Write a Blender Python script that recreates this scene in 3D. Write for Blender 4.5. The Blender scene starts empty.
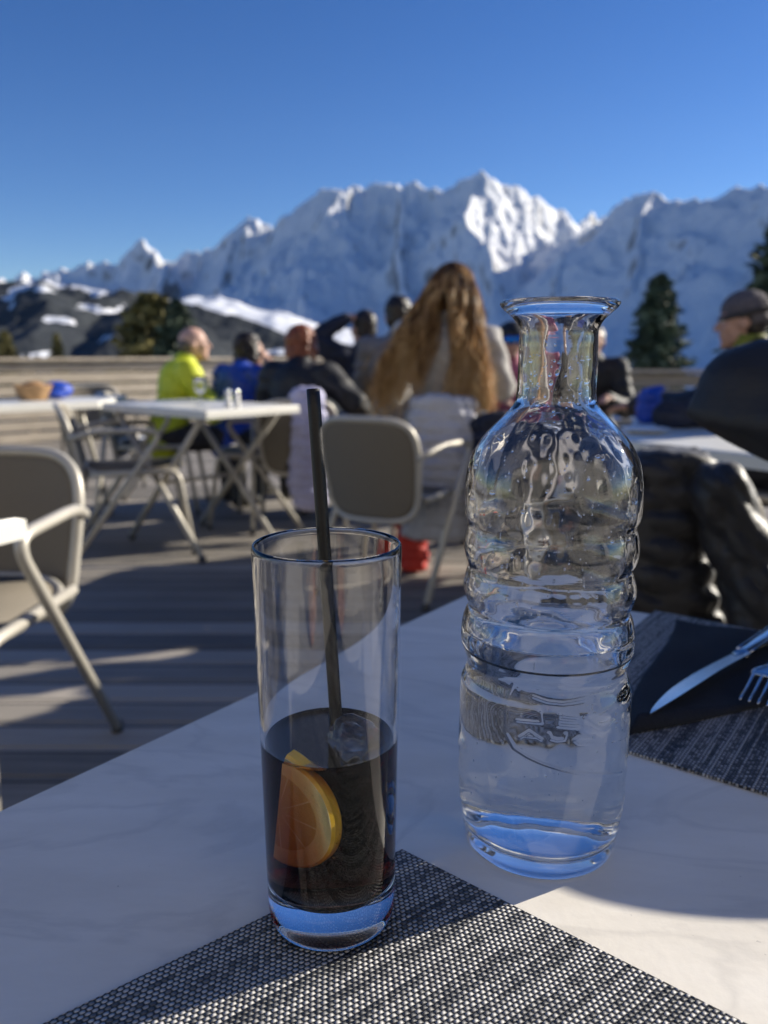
import bpy, math, random
import numpy as np
from mathutils import Vector, Matrix
random.seed(7); RNG = np.random.default_rng(7)
R = math.radians
sc = bpy.context.scene
col = sc.collection

# ------------------------------------------------------------------ camera, sky, sun, exposure
F = 800.0; HOR = 355.0; H = 0.9946; TZ = 0.75
P = math.atan((512-HOR)/F)
cam = bpy.data.cameras.new('camera'); camo = bpy.data.objects.new('camera', cam); col.objects.link(camo)
camo.location = (0, 0, H); camo.rotation_euler = (math.pi/2-P, 0, 0)
cam.sensor_width = 36; cam.lens = F/1024*36; cam.clip_start = 0.01; cam.clip_end = 60000
cam.dof.use_dof = True; cam.dof.focus_distance = 0.345; cam.dof.aperture_fstop = 9.0; cam.dof.aperture_blades = 0
sc.camera = camo
SUN_AZ, SUN_EL = 66.0, 22.5          # azimuth clockwise from +Y (view direction)
w = bpy.data.worlds.new("World"); sc.world = w; w.use_nodes = True
nt = w.node_tree; bg = nt.nodes['Background']; sky = nt.nodes.new('ShaderNodeTexSky')
sky.sky_type = 'NISHITA'; sky.sun_disc = False; sky.sun_elevation = R(SUN_EL); sky.sun_rotation = R(SUN_AZ)
sky.altitude = 2000; sky.air_density = 1.0; sky.dust_density = 0.15; sky.ozone_density = 2.5
hs = nt.nodes.new('ShaderNodeHueSaturation'); hs.inputs['Saturation'].default_value = 1.30; hs.inputs['Hue'].default_value = .515; nt.links.new(sky.outputs[0], hs.inputs['Color']); nt.links.new(hs.outputs[0], bg.inputs[0]); bg.inputs[1].default_value = 0.076
sl = bpy.data.lights.new('sun', 'SUN'); sl.energy = 5.0; sl.angle = R(0.5); sl.color = (1, .92, .78)
so = bpy.data.objects.new('sun', sl); col.objects.link(so)
SD = Vector((math.sin(R(SUN_AZ))*math.cos(R(SUN_EL)), math.cos(R(SUN_AZ))*math.cos(R(SUN_EL)), math.sin(R(SUN_EL))))
so.rotation_euler = SD.to_track_quat('Z', 'Y').to_euler(); so.location = (3, 3, 6)
try: sl.cycles.is_caustics_light = True
except Exception as e: print('no caustics light', e)
sc.view_settings.view_transform = 'Standard'; sc.view_settings.look = 'None'
sc.view_settings.gamma = 1; sc.view_settings.use_curve_mapping = False
sc.view_settings.exposure = 0.75
cy = sc.cycles
cy.max_bounces = 20; cy.transmission_bounces = 20; cy.glossy_bounces = 8; cy.diffuse_bounces = 3; cy.transparent_max_bounces = 12
cy.use_denoising = True; cy.caustics_refractive = True; cy.caustics_reflective = False; cy.blur_glossy = 0.2
cy.sample_clamp_indirect = 6

# ------------------------------------------------------------------ placement helpers
def ray(x, y):
    u = (x-384)/F; v = -(y-512)/F
    return Vector((u, math.cos(P)+v*math.sin(P), -math.sin(P)+v*math.cos(P)))
def at(x, y, z=TZ):
    d = ray(x, y); t = (z-H)/d.z; return Vector((d.x*t, d.y*t, z))
def atY(x, y, Y):
    d = ray(x, y); t = Y/d.y; return Vector((d.x*t, Y, H+d.z*t))

# ------------------------------------------------------------------ object helpers
def obj(name, me, mat=None, parent=None, smooth=False):
    o = bpy.data.objects.new(name, me); col.objects.link(o)
    if mat is not None:
        for m in (mat if isinstance(mat, (list, tuple)) else [mat]): me.materials.append(m)
    if parent is not None: o.parent = parent
    if smooth: me.polygons.foreach_set('use_smooth', [True]*len(me.polygons))
    return o
def tag(o, label=None, cat=None, group=None, kind=None):
    if label: o['label'] = label
    if cat: o['category'] = cat
    if group: o['group'] = group
    if kind: o['kind'] = kind
    return o
def empty(name, loc, rz, label, cat, group=None):
    o = bpy.data.objects.new(name, None); col.objects.link(o); o.empty_display_size = .05
    o.location = loc; o.rotation_euler = (0, 0, rz); return tag(o, label, cat, group)
def copy_tree(o, parent=None):
    c = o.copy(); col.objects.link(c); c.parent = parent
    for ch in list(o.children): copy_tree(ch, c)
    return c
class MB:
    def __init__(s): s.v = []; s.f = []
    def add(s, vs, fs):
        b = len(s.v); s.v += [tuple(v) for v in vs]; s.f += [tuple(b+i for i in f) for f in fs]; return s
    def box(s, c, d, rot=None, bev=0):
        x, y, z = d[0]/2, d[1]/2, d[2]/2
        M = rot if rot is not None else Matrix.Identity(3)
        if bev <= 0:
            vs = [Vector((sx*x, sy*y, sz*z)) for sz in (-1, 1) for sy in (-1, 1) for sx in (-1, 1)]
            fs = [(0,2,3,1), (4,5,7,6), (0,1,5,4), (2,6,7,3), (0,4,6,2), (1,3,7,5)]
        else:
            b = min(bev, x*.95, y*.95, z*.95); pts = []
            ring = []
            for sx, sy in ((1,1), (-1,1), (-1,-1), (1,-1)):
                a0 = {(1,1):0, (-1,1):90, (-1,-1):180, (1,-1):270}[(sx,sy)]
                for k in range(4):
                    a = R(a0+k*30); ring.append((sx*(x-b), sy*(y-b), a))
            n = len(ring); vs = []
            lv = [(-z, 1), (-z+b*.3, .3), (-z+b, 0), (z-b, 0), (z-b*.3, .3), (z, 1)]
            for zz, ins in lv:
                for cx, cyy, a in ring:
                    rr = b*(1-ins*.7); vs.append(Vector((cx+rr*math.cos(a), cyy+rr*math.sin(a), zz)))
            fs = []
            for l in range(len(lv)-1):
                for i in range(n): fs.append((l*n+i, l*n+(i+1)%n, (l+1)*n+(i+1)%n, (l+1)*n+i))
            fs.append(tuple(reversed(range(n)))); fs.append(tuple(range((len(lv)-1)*n, len(lv)*n)))
        return s.add([M @ v + Vector(c) for v in vs], fs)
    def tube(s, pts, r, n=10, caps=True, closed=False):
        pts = [Vector(p) for p in pts]; rs = r if isinstance(r, (list, tuple)) else [r]*len(pts)
        N = len(pts); base = []
        up = None; fs = []; vs = []
        for i, p in enumerate(pts):
            if closed: t = pts[(i+1) % N]-pts[i-1]
            else: t = pts[min(i+1, N-1)]-pts[max(i-1, 0)]
            t.normalize()
            if up is None:
                up = Vector((0,0,1)) if abs(t.z) < .9 else Vector((1,0,0))
            a = up - t*up.dot(t)
            if a.length < 1e-5: a = t.orthogonal()
            a.normalize(); up = a; b = t.cross(a)
            for k in range(n):
                th = 2*math.pi*k/n; vs.append(p+(a*math.cos(th)+b*math.sin(th))*rs[i])
        for i in range(N if closed else N-1):
            j = (i+1) % N
            for k in range(n): fs.append((i*n+k, i*n+(k+1)%n, j*n+(k+1)%n, j*n+k))
        if caps and not closed:
            fs.append(tuple(reversed(range(n)))); fs.append(tuple(range((N-1)*n, N*n)))
        return s.add(vs, fs)
    def ell(s, c, r, n=16, m=10, rot=None):
        M = rot if rot is not None else Matrix.Identity(3); c = Vector(c); vs = [M@Vector((0,0,-r[2]))+c]; fs = []
        for j in range(1, m):
            ph = -math.pi/2+math.pi*j/m
            for i in range(n):
                th = 2*math.pi*i/n
                vs.append(M@Vector((r[0]*math.cos(ph)*math.cos(th), r[1]*math.cos(ph)*math.sin(th), r[2]*math.sin(ph)))+c)
        vs.append(M@Vector((0,0,r[2]))+c); L = len(vs)-1
        for i in range(n):
            fs.append((0, 1+(i+1)%n, 1+i)); fs.append((L, 1+(m-2)*n+i, 1+(m-2)*n+(i+1)%n))
        for j in range(m-2):
            for i in range(n): fs.append((1+j*n+i, 1+j*n+(i+1)%n, 1+(j+1)*n+(i+1)%n, 1+(j+1)*n+i))
        return s.add(vs, fs)
    def lathe(s, prof, n=48, c=(0,0,0), capb=True, capt=True):
        vs = []; fs = []
        for r, z in prof:
            for k in range(n):
                th = 2*math.pi*k/n; vs.append((c[0]+r*math.cos(th), c[1]+r*math.sin(th), c[2]+z))
        m = len(prof)
        for i in range(m-1):
            for k in range(n): fs.append((i*n+k, i*n+(k+1)%n, (i+1)*n+(k+1)%n, (i+1)*n+k))
        if capb: fs.append(tuple(reversed(range(n))))
        if capt: fs.append(tuple(range((m-1)*n, m*n)))
        return s.add(vs, fs)
    def caps(s, p0, r0, p1, r1, n=12, sq=1.0):
        """tapered capsule, flattened across by sq"""
        p0, p1 = Vector(p0), Vector(p1); ax = p1-p0; L = ax.length
        if L < 1e-6: return s.ell(p0, (r0, r0, r0))
        q = Vector((0,0,1)).rotation_difference(ax.normalized()).to_matrix()
        prof = [(r0*math.cos(a), -r0*math.sin(a)) for a in [math.pi/2*(1-k/4) for k in range(0, 5)]]
        prof[0] = (r0*.05, -r0)
        top = [(r1*math.cos(a), L+r1*math.sin(a)) for a in [math.pi/2*k/4 for k in range(0, 5)]]
        top[-1] = (r1*.05, L+r1)
        pr = prof+top; vs = []; fs = []
        for r, z in pr:
            for k in range(n):
                th = 2*math.pi*k/n; vs.append(q@Vector((r*math.cos(th), r*math.sin(th)*sq, z))+p0)
        m = len(pr)
        for i in range(m-1):
            for k in range(n): fs.append((i*n+k, i*n+(k+1)%n, (i+1)*n+(k+1)%n, (i+1)*n+k))
        fs.append(tuple(reversed(range(n)))); fs.append(tuple(range((m-1)*n, m*n)))
        return s.add(vs, fs)
    def mesh(s, name):
        me = bpy.data.meshes.new(name); me.from_pydata(s.v, [], s.f); me.update(); return me
    def build(s, name, mat=None, parent=None, smooth=True):
        o = obj(name, s.mesh(name), mat, parent, smooth)
        return o
def evaluated(o):
    dg = bpy.context.evaluated_depsgraph_get(); dg.update()
    me = bpy.data.meshes.new_from_object(o.evaluated_get(dg))
    me.name = o.name; old = o.data; o.modifiers.clear(); o.data = me; bpy.data.meshes.remove(old)
    me.polygons.foreach_set('use_smooth', [True]*len(me.polygons))
    return o
def blob(mb, name, mat, parent, vox=.012, it=4, fold=0, fs=.12):
    """unites the overlapping solids of mb into one continuous smooth surface"""
    o = mb.build(name, mat, parent)
    m = o.modifiers.new('r', 'REMESH'); m.mode = 'VOXEL'; m.voxel_size = vox
    if it:
        k = o.modifiers.new('s', 'SMOOTH'); k.iterations = it; k.factor = .5
    evaluated(o)
    if fold:
        me = o.data; n = len(me.vertices); co = np.empty(n*3); me.vertices.foreach_get('co', co); co = co.reshape(-1, 3)
        no = np.empty(n*3); me.vertices.foreach_get('normal', no); no = no.reshape(-1, 3)
        q = co/np.array([fs, fs, fs*.5]); d = 1-2*np.abs(vnoise(q[:,0]+7, q[:,1]+q[:,2]*.6, q[:,2])-.5)*2
        co = co + no*((d-.3)*fold)[:, None]; me.vertices.foreach_set('co', co.ravel()); me.update()
    return o
# ------------------------------------------------------------------ numpy noise
_perm = RNG.random((64, 64, 64))
def vnoise(x, y, z=None):
    if z is None: z = np.zeros_like(x)
    xi, yi, zi = np.floor(x).astype(int), np.floor(y).astype(int), np.floor(z).astype(int)
    xf, yf, zf = x-xi, y-yi, z-zi
    s = lambda t: t*t*(3-2*t)
    u, v, q = s(xf), s(yf), s(zf); g = lambda a, b, c: _perm[a % 64, b % 64, c % 64]
    l = lambda a, b, t: a+(b-a)*t
    return l(l(l(g(xi,yi,zi), g(xi+1,yi,zi), u), l(g(xi,yi+1,zi), g(xi+1,yi+1,zi), u), v),
             l(l(g(xi,yi,zi+1), g(xi+1,yi,zi+1), u), l(g(xi,yi+1,zi+1), g(xi+1,yi+1,zi+1), u), v), q)
def fbm(x, y, z=None, o=5, ridged=False):
    t = 0; a = .5; f = 1
    for i in range(o):
        n = vnoise(x*f+13*i, y*f+7*i, None if z is None else z*f)
        t = t + a*((1-np.abs(2*n-1)) if ridged else n); a *= .5; f *= 2.03
    return t
def gridmesh(name, X, Y, Z, mat, smooth=True):
    n, m = X.shape; vs = np.stack([X, Y, Z], -1).reshape(-1, 3)
    i = np.arange(n*m).reshape(n, m)
    q = np.stack([i[:-1,:-1], i[1:,:-1], i[1:,1:], i[:-1,1:]], -1).reshape(-1, 4)
    me = bpy.data.meshes.new(name); me.vertices.add(len(vs)); me.vertices.foreach_set('co', vs.ravel())
    me.loops.add(q.size); me.loops.foreach_set('vertex_index', q.ravel())
    me.polygons.add(len(q)); me.polygons.foreach_set('loop_start', np.arange(0, q.size, 4)); me.update(calc_edges=True); me.validate()
    return obj(name, me, mat, None, smooth)

# ------------------------------------------------------------------ materials
def mat(name, color=(.5,.5,.5), rough=.6, metal=0, var=.15, scale=20, bump=0, bscale=60, spec=None, sheen=0, stretch=None):
    m = bpy.data.materials.new(name); m.use_nodes = True; n = m.node_tree; b = n.nodes['Principled BSDF']
    b.inputs['Roughness'].default_value = rough; b.inputs['Metallic'].default_value = metal
    if spec is not None: b.inputs['Specular IOR Level'].default_value = spec
    if sheen: b.inputs['Sheen Weight'].default_value = sheen
    tc = n.nodes.new('ShaderNodeTexCoord'); mp = n.nodes.new('ShaderNodeMapping'); n.links.new(tc.outputs['Object'], mp.inputs[0])
    if stretch: mp.inputs['Scale'].default_value = stretch
    nz = n.nodes.new('ShaderNodeTexNoise'); nz.inputs['Scale'].default_value = scale; nz.inputs['Detail'].default_value = 5
    n.links.new(mp.outputs[0], nz.inputs['Vector'])
    cr = n.nodes.new('ShaderNodeValToRGB'); cr.color_ramp.elements[0].position = .3; cr.color_ramp.elements[1].position = .7
    cr.color_ramp.elements[0].color = tuple(c*(1-var) for c in color)+(1,); cr.color_ramp.elements[1].color = tuple(min(1, c*(1+var)) for c in color)+(1,)
    n.links.new(nz.outputs[0], cr.inputs[0]); n.links.new(cr.outputs[0], b.inputs['Base Color'])
    if bump:
        n2 = n.nodes.new('ShaderNodeTexNoise'); n2.inputs['Scale'].default_value = bscale; n2.inputs['Detail'].default_value = 4
        n.links.new(mp.outputs[0], n2.inputs['Vector'])
        bp = n.nodes.new('ShaderNodeBump'); bp.inputs['Strength'].default_value = bump; bp.inputs['Distance'].default_value = .01
        n.links.new(n2.outputs[0], bp.inputs['Height']); n.links.new(bp.outputs[0], b.inputs['Normal'])
    return m
class NG:
    """tiny node graph helper"""
    def __init__(s, name):
        s.m = bpy.data.materials.new(name); s.m.use_nodes = True; s.t = s.m.node_tree; s.b = s.t.nodes['Principled BSDF']
        s.out = s.t.nodes['Material Output']
    def n(s, k, **kw):
        x = s.t.nodes.new(k)
        for a, v in kw.items(): setattr(x, a, v)
        return x
    def l(s, a, b): s.t.links.new(a, b)
    def math(s, op, a, b=None, c=None, clamp=False):
        x = s.n('ShaderNodeMath', operation=op, use_clamp=clamp)
        for i, v in enumerate((a, b, c)):
            if v is None: continue
            if isinstance(v, (int, float)): x.inputs[i].default_value = v
            else: s.l(v, x.inputs[i])
        return x.outputs[0]
    def noise(s, vec, scale, detail=5, rough=.5):
        x = s.n('ShaderNodeTexNoise'); x.inputs['Scale'].default_value = scale; x.inputs['Detail'].default_value = detail
        x.inputs['Roughness'].default_value = rough; s.l(vec, x.inputs['Vector']); return x.outputs[0]
    def mapping(s, vec, scale=(1,1,1), rot=(0,0,0)):
        x = s.n('ShaderNodeMapping'); x.inputs['Scale'].default_value = scale; x.inputs['Rotation'].default_value = rot; s.l(vec, x.inputs[0]); return x.outputs[0]
    def ramp(s, fac, stops):
        x = s.n('ShaderNodeValToRGB'); e = x.color_ramp.elements
        while len(e) < len(stops): e.new(.5)
        for k, (p, c) in enumerate(stops): e[k].position = p; e[k].color = tuple(c)+(1,) if len(c) == 3 else c
        s.l(fac, x.inputs[0]); return x.outputs[0]
    def mix(s, f, a, b):
        x = s.n('ShaderNodeMix', data_type='RGBA')
        if isinstance(f, (int, float)): x.inputs[0].default_value = f
        else: s.l(f, x.inputs[0])
        for i, v in ((6, a), (7, b)):
            if isinstance(v, tuple): x.inputs[i].default_value = v+(1,) if len(v) == 3 else v
            else: s.l(v, x.inputs[i])
        return x.outputs[2]
    def bump(s, h, st=.5, d=.01):
        x = s.n('ShaderNodeBump'); x.inputs['Strength'].default_value = st; x.inputs['Distance'].default_value = d
        s.l(h, x.inputs['Height']); s.l(x.outputs[0], s.b.inputs['Normal']); return x.outputs[0]
def glassmat(name, ior, absorb=None, dens=0, color=(1,1,1), rough=0):
    m = bpy.data.materials.new(name); m.use_nodes = True; t = m.node_tree; t.nodes.remove(t.nodes['Principled BSDF'])
    g = t.nodes.new('ShaderNodeBsdfGlass'); g.inputs['IOR'].default_value = ior; g.inputs['Roughness'].default_value = rough
    g.inputs['Color'].default_value = color+(1,)
    t.links.new(g.outputs[0], t.nodes['Material Output'].inputs['Surface'])
    if absorb:
        v = t.nodes.new('ShaderNodeVolumeAbsorption'); v.inputs['Color'].default_value = absorb+(1,); v.inputs['Density'].default_value = dens
        t.links.new(v.outputs[0], t.nodes['Material Output'].inputs['Volume'])
    return m
def snowmat():
    g = NG('snow_and_rock'); geo = g.n('ShaderNodeNewGeometry'); tc = g.n('ShaderNodeTexCoord').outputs['Object']
    sep = g.n('ShaderNodeSeparateXYZ'); g.l(geo.outputs['Normal'], sep.inputs[0])
    n1 = g.noise(tc, .0016, 8, .65); n2 = g.noise(g.mapping(tc, (1,1,.25)), .006, 6, .7)
    s = g.math('ADD', g.math('MULTIPLY', n1, .25), g.math('MULTIPLY', n2, .22))
    s = g.math('ADD', sep.outputs[2], g.math('SUBTRACT', s, .17))
    c = g.ramp(s, [(.34, (.10,.10,.11)), (.47, (.24,.24,.25)), (.58, (.80,.81,.83))])
    g.l(c, g.b.inputs['Base Color']); g.b.inputs['Roughness'].default_value = .75
    g.bump(g.math('ADD', n2, g.math('MULTIPLY', g.noise(tc, .03, 5, .6), .3)), .8, 60)
    return g.m
def forestmat():
    g = NG('forest_and_pastures'); tc = g.n('ShaderNodeTexCoord').outputs['Object']
    at_ = g.n('ShaderNodeVertexColor'); at_.layer_name = 'snow'
    n1 = g.noise(tc, .03, 6, .6); n2 = g.noise(tc, .006, 6, .6)
    f = g.ramp(n1, [(.3, (.009,.013,.018)), (.7, (.030,.037,.042))])
    s = g.math('ADD', at_.outputs[0], g.math('MULTIPLY', g.math('SUBTRACT', n2, .5), 1.9))
    s = g.math('GREATER_THAN', g.math('ADD', s, g.math('MULTIPLY', g.math('SUBTRACT', n1, .5), .5)), .5)
    g.l(g.mix(s, f, (.82,.84,.88)), g.b.inputs['Base Color']); g.b.inputs['Roughness'].default_value = .9
    g.bump(n1, 1, 12); return g.m
def groundmat():
    g = NG('snow_field'); tc = g.n('ShaderNodeTexCoord').outputs['Object']
    n1 = g.noise(tc, .2, 6, .6)
    g.l(g.ramp(n1, [(.3, (.7,.73,.78)), (.6, (.84,.86,.9))]), g.b.inputs['Base Color']); g.b.inputs['Roughness'].default_value = .7
    g.bump(g.noise(tc, .8, 6, .6), .6, .3); return g.m
def plankmat(name, axis, wdt, c0, c1, gap=.03):
    """weathered boards: axis = coordinate across which the boards repeat"""
    g = NG(name); tc = g.n('ShaderNodeTexCoord').outputs['Object']; sp = g.n('ShaderNodeSeparateXYZ'); g.l(tc, sp.inputs[0])
    u = g.math('DIVIDE', sp.outputs[axis], wdt); fr = g.math('FRACT', u); idx = g.math('FLOOR', u)
    wn = g.n('ShaderNodeTexWhiteNoise', noise_dimensions='1D'); g.l(idx, wn.inputs['W'])
    sc_ = [(2.5, 2.5, 2.5)]; s3 = [1.2, 1.2, 1.2]; s3[axis] = 35; s3[2 if axis != 2 else 1] = 8
    gr = g.noise(g.mapping(tc, tuple(s3)), 1.6, 7, .65); bl = g.noise(tc, 1.3, 4, .5)
    v = g.math('ADD', g.math('MULTIPLY', wn.outputs[0], .35), g.math('ADD', g.math('MULTIPLY', gr, .5), g.math('MULTIPLY', bl, .3)))
    c = g.ramp(v, [(.3, c0), (.75, c1)])
    edge = g.math('LESS_THAN', g.math('ABSOLUTE', g.math('SUBTRACT', fr, .5)), .5-gap)
    g.l(g.mix(edge, (.012,.011,.01), c), g.b.inputs['Base Color']); g.b.inputs['Roughness'].default_value = .75
    g.bump(g.math('ADD', g.math('MULTIPLY', edge, 1.0), g.math('MULTIPLY', gr, .3)), .7, .006); return g.m
def tabletop_mat():
    g = NG('pale_stone_laminate'); tc = g.n('ShaderNodeTexCoord').outputs['Object']
    a = g.noise(g.mapping(tc, (1,3.2,1), (0,0,R(38))), 5.5, 8, .62)
    v = g.n('ShaderNodeTexNoise'); v.inputs['Scale'].default_value = 3.2; v.inputs['Detail'].default_value = 7; v.inputs['Distortion'].default_value = 2.2
    g.l(g.mapping(tc, (1,2.4,1), (0,0,R(30))), v.inputs['Vector'])
    vein = g.math('SUBTRACT', 1, g.math('MULTIPLY', g.math('ABSOLUTE', g.math('SUBTRACT', v.outputs[0], .5)), 26), clamp=True)
    c = g.ramp(a, [(.32, (.70,.655,.57)), (.55, (.79,.745,.66)), (.72, (.84,.80,.72))])
    c = g.mix(g.math('MULTIPLY', vein, .22), c, (.40,.38,.35))
    sp = g.math('GREATER_THAN', g.noise(tc, 260, 2, .5), .76)
    c = g.mix(g.math('MULTIPLY', sp, .35), c, (.25,.24,.23))
    g.l(c, g.b.inputs['Base Color']); g.b.inputs['Roughness'].default_value = .42
    g.l(g.ramp(g.noise(tc, 18, 5, .6), [(.3, (.36,)*3), (.7, (.52,)*3)]), g.b.inputs['Roughness'])
    g.bump(g.noise(tc, 140, 4, .6), .08, .002); return g.m
def weave_mat(name, pu=.0021, pv=.0028, rough=.5):
    g = NG(name); tc = g.n('ShaderNodeTexCoord').outputs['Object']; sp = g.n('ShaderNodeSeparateXYZ')
    wob = g.n('ShaderNodeTexNoise'); wob.inputs['Scale'].default_value = 25; g.l(tc, wob.inputs['Vector'])
    vm = g.n('ShaderNodeVectorMath', operation='SCALE'); g.l(wob.outputs['Color'], vm.inputs[0]); vm.inputs['Scale'].default_value = .0020
    va = g.n('ShaderNodeVectorMath', operation='ADD'); g.l(tc, va.inputs[0]); g.l(vm.outputs[0], va.inputs[1]); g.l(va.outputs[0], sp.inputs[0])
    u = g.math('DIVIDE', sp.outputs[0], pu); v = g.math('DIVIDE', sp.outputs[1], pv)
    iu = g.math('FLOOR', u); v2 = g.math('ADD', v, g.math('MULTIPLY', g.math('MODULO', g.math('ABSOLUTE', iu), 2), .5))
    iv = g.math('FLOOR', v2)
    su = g.math('ABSOLUTE', g.math('SINE', g.math('MULTIPLY', u, math.pi))); sv = g.math('ABSOLUTE', g.math('SINE', g.math('MULTIPLY', v2, math.pi)))
    bead = g.math('MULTIPLY', g.math('POWER', su, .7), g.math('POWER', sv, .8))
    cb = g.n('ShaderNodeCombineXYZ'); g.l(iu, cb.inputs[0]); g.l(iv, cb.inputs[1])
    wn = g.n('ShaderNodeTexWhiteNoise', noise_dimensions='2D'); g.l(cb.outputs[0], wn.inputs['Vector'])
    w1 = g.n('ShaderNodeTexWhiteNoise', noise_dimensions='1D'); g.l(iu, w1.inputs['W'])
    c1 = g.n('ShaderNodeCombineXYZ'); g.l(g.math('MULTIPLY', iu, .23), c1.inputs[0]); g.l(g.math('MULTIPLY', iv, .012), c1.inputs[1])
    band = g.noise(c1.outputs[0], 1.0, 3, .6)
    tone = g.math('ADD', g.math('MULTIPLY', band, 1.0), g.math('ADD', g.math('MULTIPLY', w1.outputs[0], .30), g.math('MULTIPLY', wn.outputs[0], .30)))
    thread = g.ramp(tone, [(.42, (.028,.030,.036)), (.64, (.11,.112,.12)), (.86, (.52,.51,.50))])
    msk = g.math('SMOOTH_MIN', g.math('MULTIPLY', bead, 2.2), 1, .2)
    g.l(g.mix(g.math('SUBTRACT', g.math('MULTIPLY', bead, 2.4), .62, clamp=True), (.010,.011,.015), thread), g.b.inputs['Base Color'])
    g.b.inputs['Roughness'].default_value = rough
    g.bump(bead, 1.0, .0011); return g.m

M = dict(
 frame=mat('champagne_painted_metal', (.50,.47,.41), .42, .25, .06, 8),
 mesh_fabric=mat('taupe_sling_fabric', (.17,.148,.115), .7, 0, .12, 400, .15, 900),
 top_white=mat('white_laminate', (.72,.71,.66), .4, 0, .05, 6),
 skin=mat('skin', (.50,.29,.21), .5, 0, .08, 30),
 skin_pale=mat('skin_pale', (.58,.36,.28), .5, 0, .08, 30),
 hair_dark=mat('dark_hair', (.018,.012,.009), .45, 0, .4, 60, stretch=(1,1,.15)),
 hair_red=mat('auburn_hair', (.20,.055,.02), .45, 0, .4, 60, stretch=(1,1,.15)),
 hair_grey=mat('short_grey_hair', (.11,.09,.08), .6, 0, .3, 80),
 black=mat('black_shell_fabric', (.012,.013,.017), .62, 0, .3, 12, .3, 40),
 charcoal=mat('charcoal_knit', (.045,.042,.045), .85, 0, .2, 30, .3, 200),
 navy=mat('navy_fabric', (.012,.016,.035), .7, 0, .3, 14, .3, 50),
 navy_nap=mat('navy_paper_napkin', (.006,.008,.015), .85, 0, .2, 30, .25, 500),
 yellow=mat('acid_yellow_softshell', (.62,.68,.03), .6, 0, .08, 10, .3, 30),
 blue=mat('royal_blue_shell', (.012,.06,.42), .5, 0, .15, 10, .3, 30),
 grey=mat('light_grey_knit', (.22,.21,.21), .85, 0, .12, 30, .35, 150),
 cream=mat('pale_cream_knit', (.46,.44,.42), .85, 0, .12, 30, .35, 150),
 lav=mat('lavender_puffer_fabric', (.42,.42,.62), .5, 0, .08, 10, .2, 30),
 white_coat=mat('white_quilted_fabric', (.50,.50,.54), .6, 0, .08, 10, .2, 30),
 puffer=mat('grey_black_puffer_nylon', (.016,.016,.019), .48, 0, .2, 9, .25, 120, sheen=.15),
 pink=mat('dusty_pink_fabric', (.45,.13,.20), .7, 0, .15, 12),
 red=mat('red_fabric', (.50,.03,.02), .6, 0, .2, 12),
 lens_blue=mat('blue_mirror_lens', (.02,.22,.75), .1, .7, .1, 8),
 steel=mat('polished_steel', (.66,.67,.70), .20, 1, .03, 30),
 straw=mat('black_straw_plastic', (.006,.006,.007), .45, 0, .1, 30, .06, 500, .35),
 bark=mat('bark', (.07,.05,.035), .9, 0, .3, 8),
 spruce=mat('spruce_needles', (.035,.055,.03), .75, 0, .5, 1.2),
 larch=mat('olive_conifer_needles', (.12,.105,.03), .75, 0, .5, .9),
 wicker=mat('wicker', (.42,.26,.13), .8, 0, .3, 40), porcelain=mat('white_ceramic', (.75,.74,.72), .25),
 rubber=mat('grey_plastic_foot', (.06,.06,.06), .6), shoe=mat('dark_boot_leather', (.02,.018,.016), .6),
 beanie=mat('grey_wool_beanie', (.11,.10,.115), .9, 0, .25, 60, .5, 150),
 collar=mat('lime_fleece', (.20,.22,.03), .8),
)

def blond():
    g = NG('golden_blond_hair'); tc = g.n('ShaderNodeTexCoord'); sp = g.n('ShaderNodeSeparateXYZ'); g.l(tc.outputs['Generated'], sp.inputs[0])
    n1 = g.noise(g.mapping(tc.outputs['Object'], (1,1,.10)), 30, 5, .65); n2 = g.noise(g.mapping(tc.outputs['Object'], (1,1,.3)), 9, 3, .5)
    f = g.math('ADD', g.math('MULTIPLY', sp.outputs[2], -.55), g.math('ADD', g.math('SUBTRACT', g.math('MULTIPLY', n1, 1.5), .40), g.math('MULTIPLY', n2, .60)))
    c = g.ramp(f, [(-.0, (.075,.032,.013)), (.16, (.28,.14,.048)), (.36, (.66,.42,.18)), (.6, (.82,.62,.34))])
    g.l(c, g.b.inputs['Base Color']); g.b.inputs['Roughness'].default_value = .34; g.b.inputs['Subsurface Weight'].default_value = .25
    g.b.inputs['Subsurface Weight'].default_value = 0; tr = g.n('ShaderNodeBsdfTranslucent'); g.l(c, tr.inputs[0]); mx = g.n('ShaderNodeMixShader'); mx.inputs[0].default_value = .42
    g.l(g.b.outputs[0], mx.inputs[1]); g.l(tr.outputs[0], mx.inputs[2]); g.l(mx.outputs[0], g.out.inputs['Surface']); return g.m
M['hair_blond'] = blond()
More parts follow.
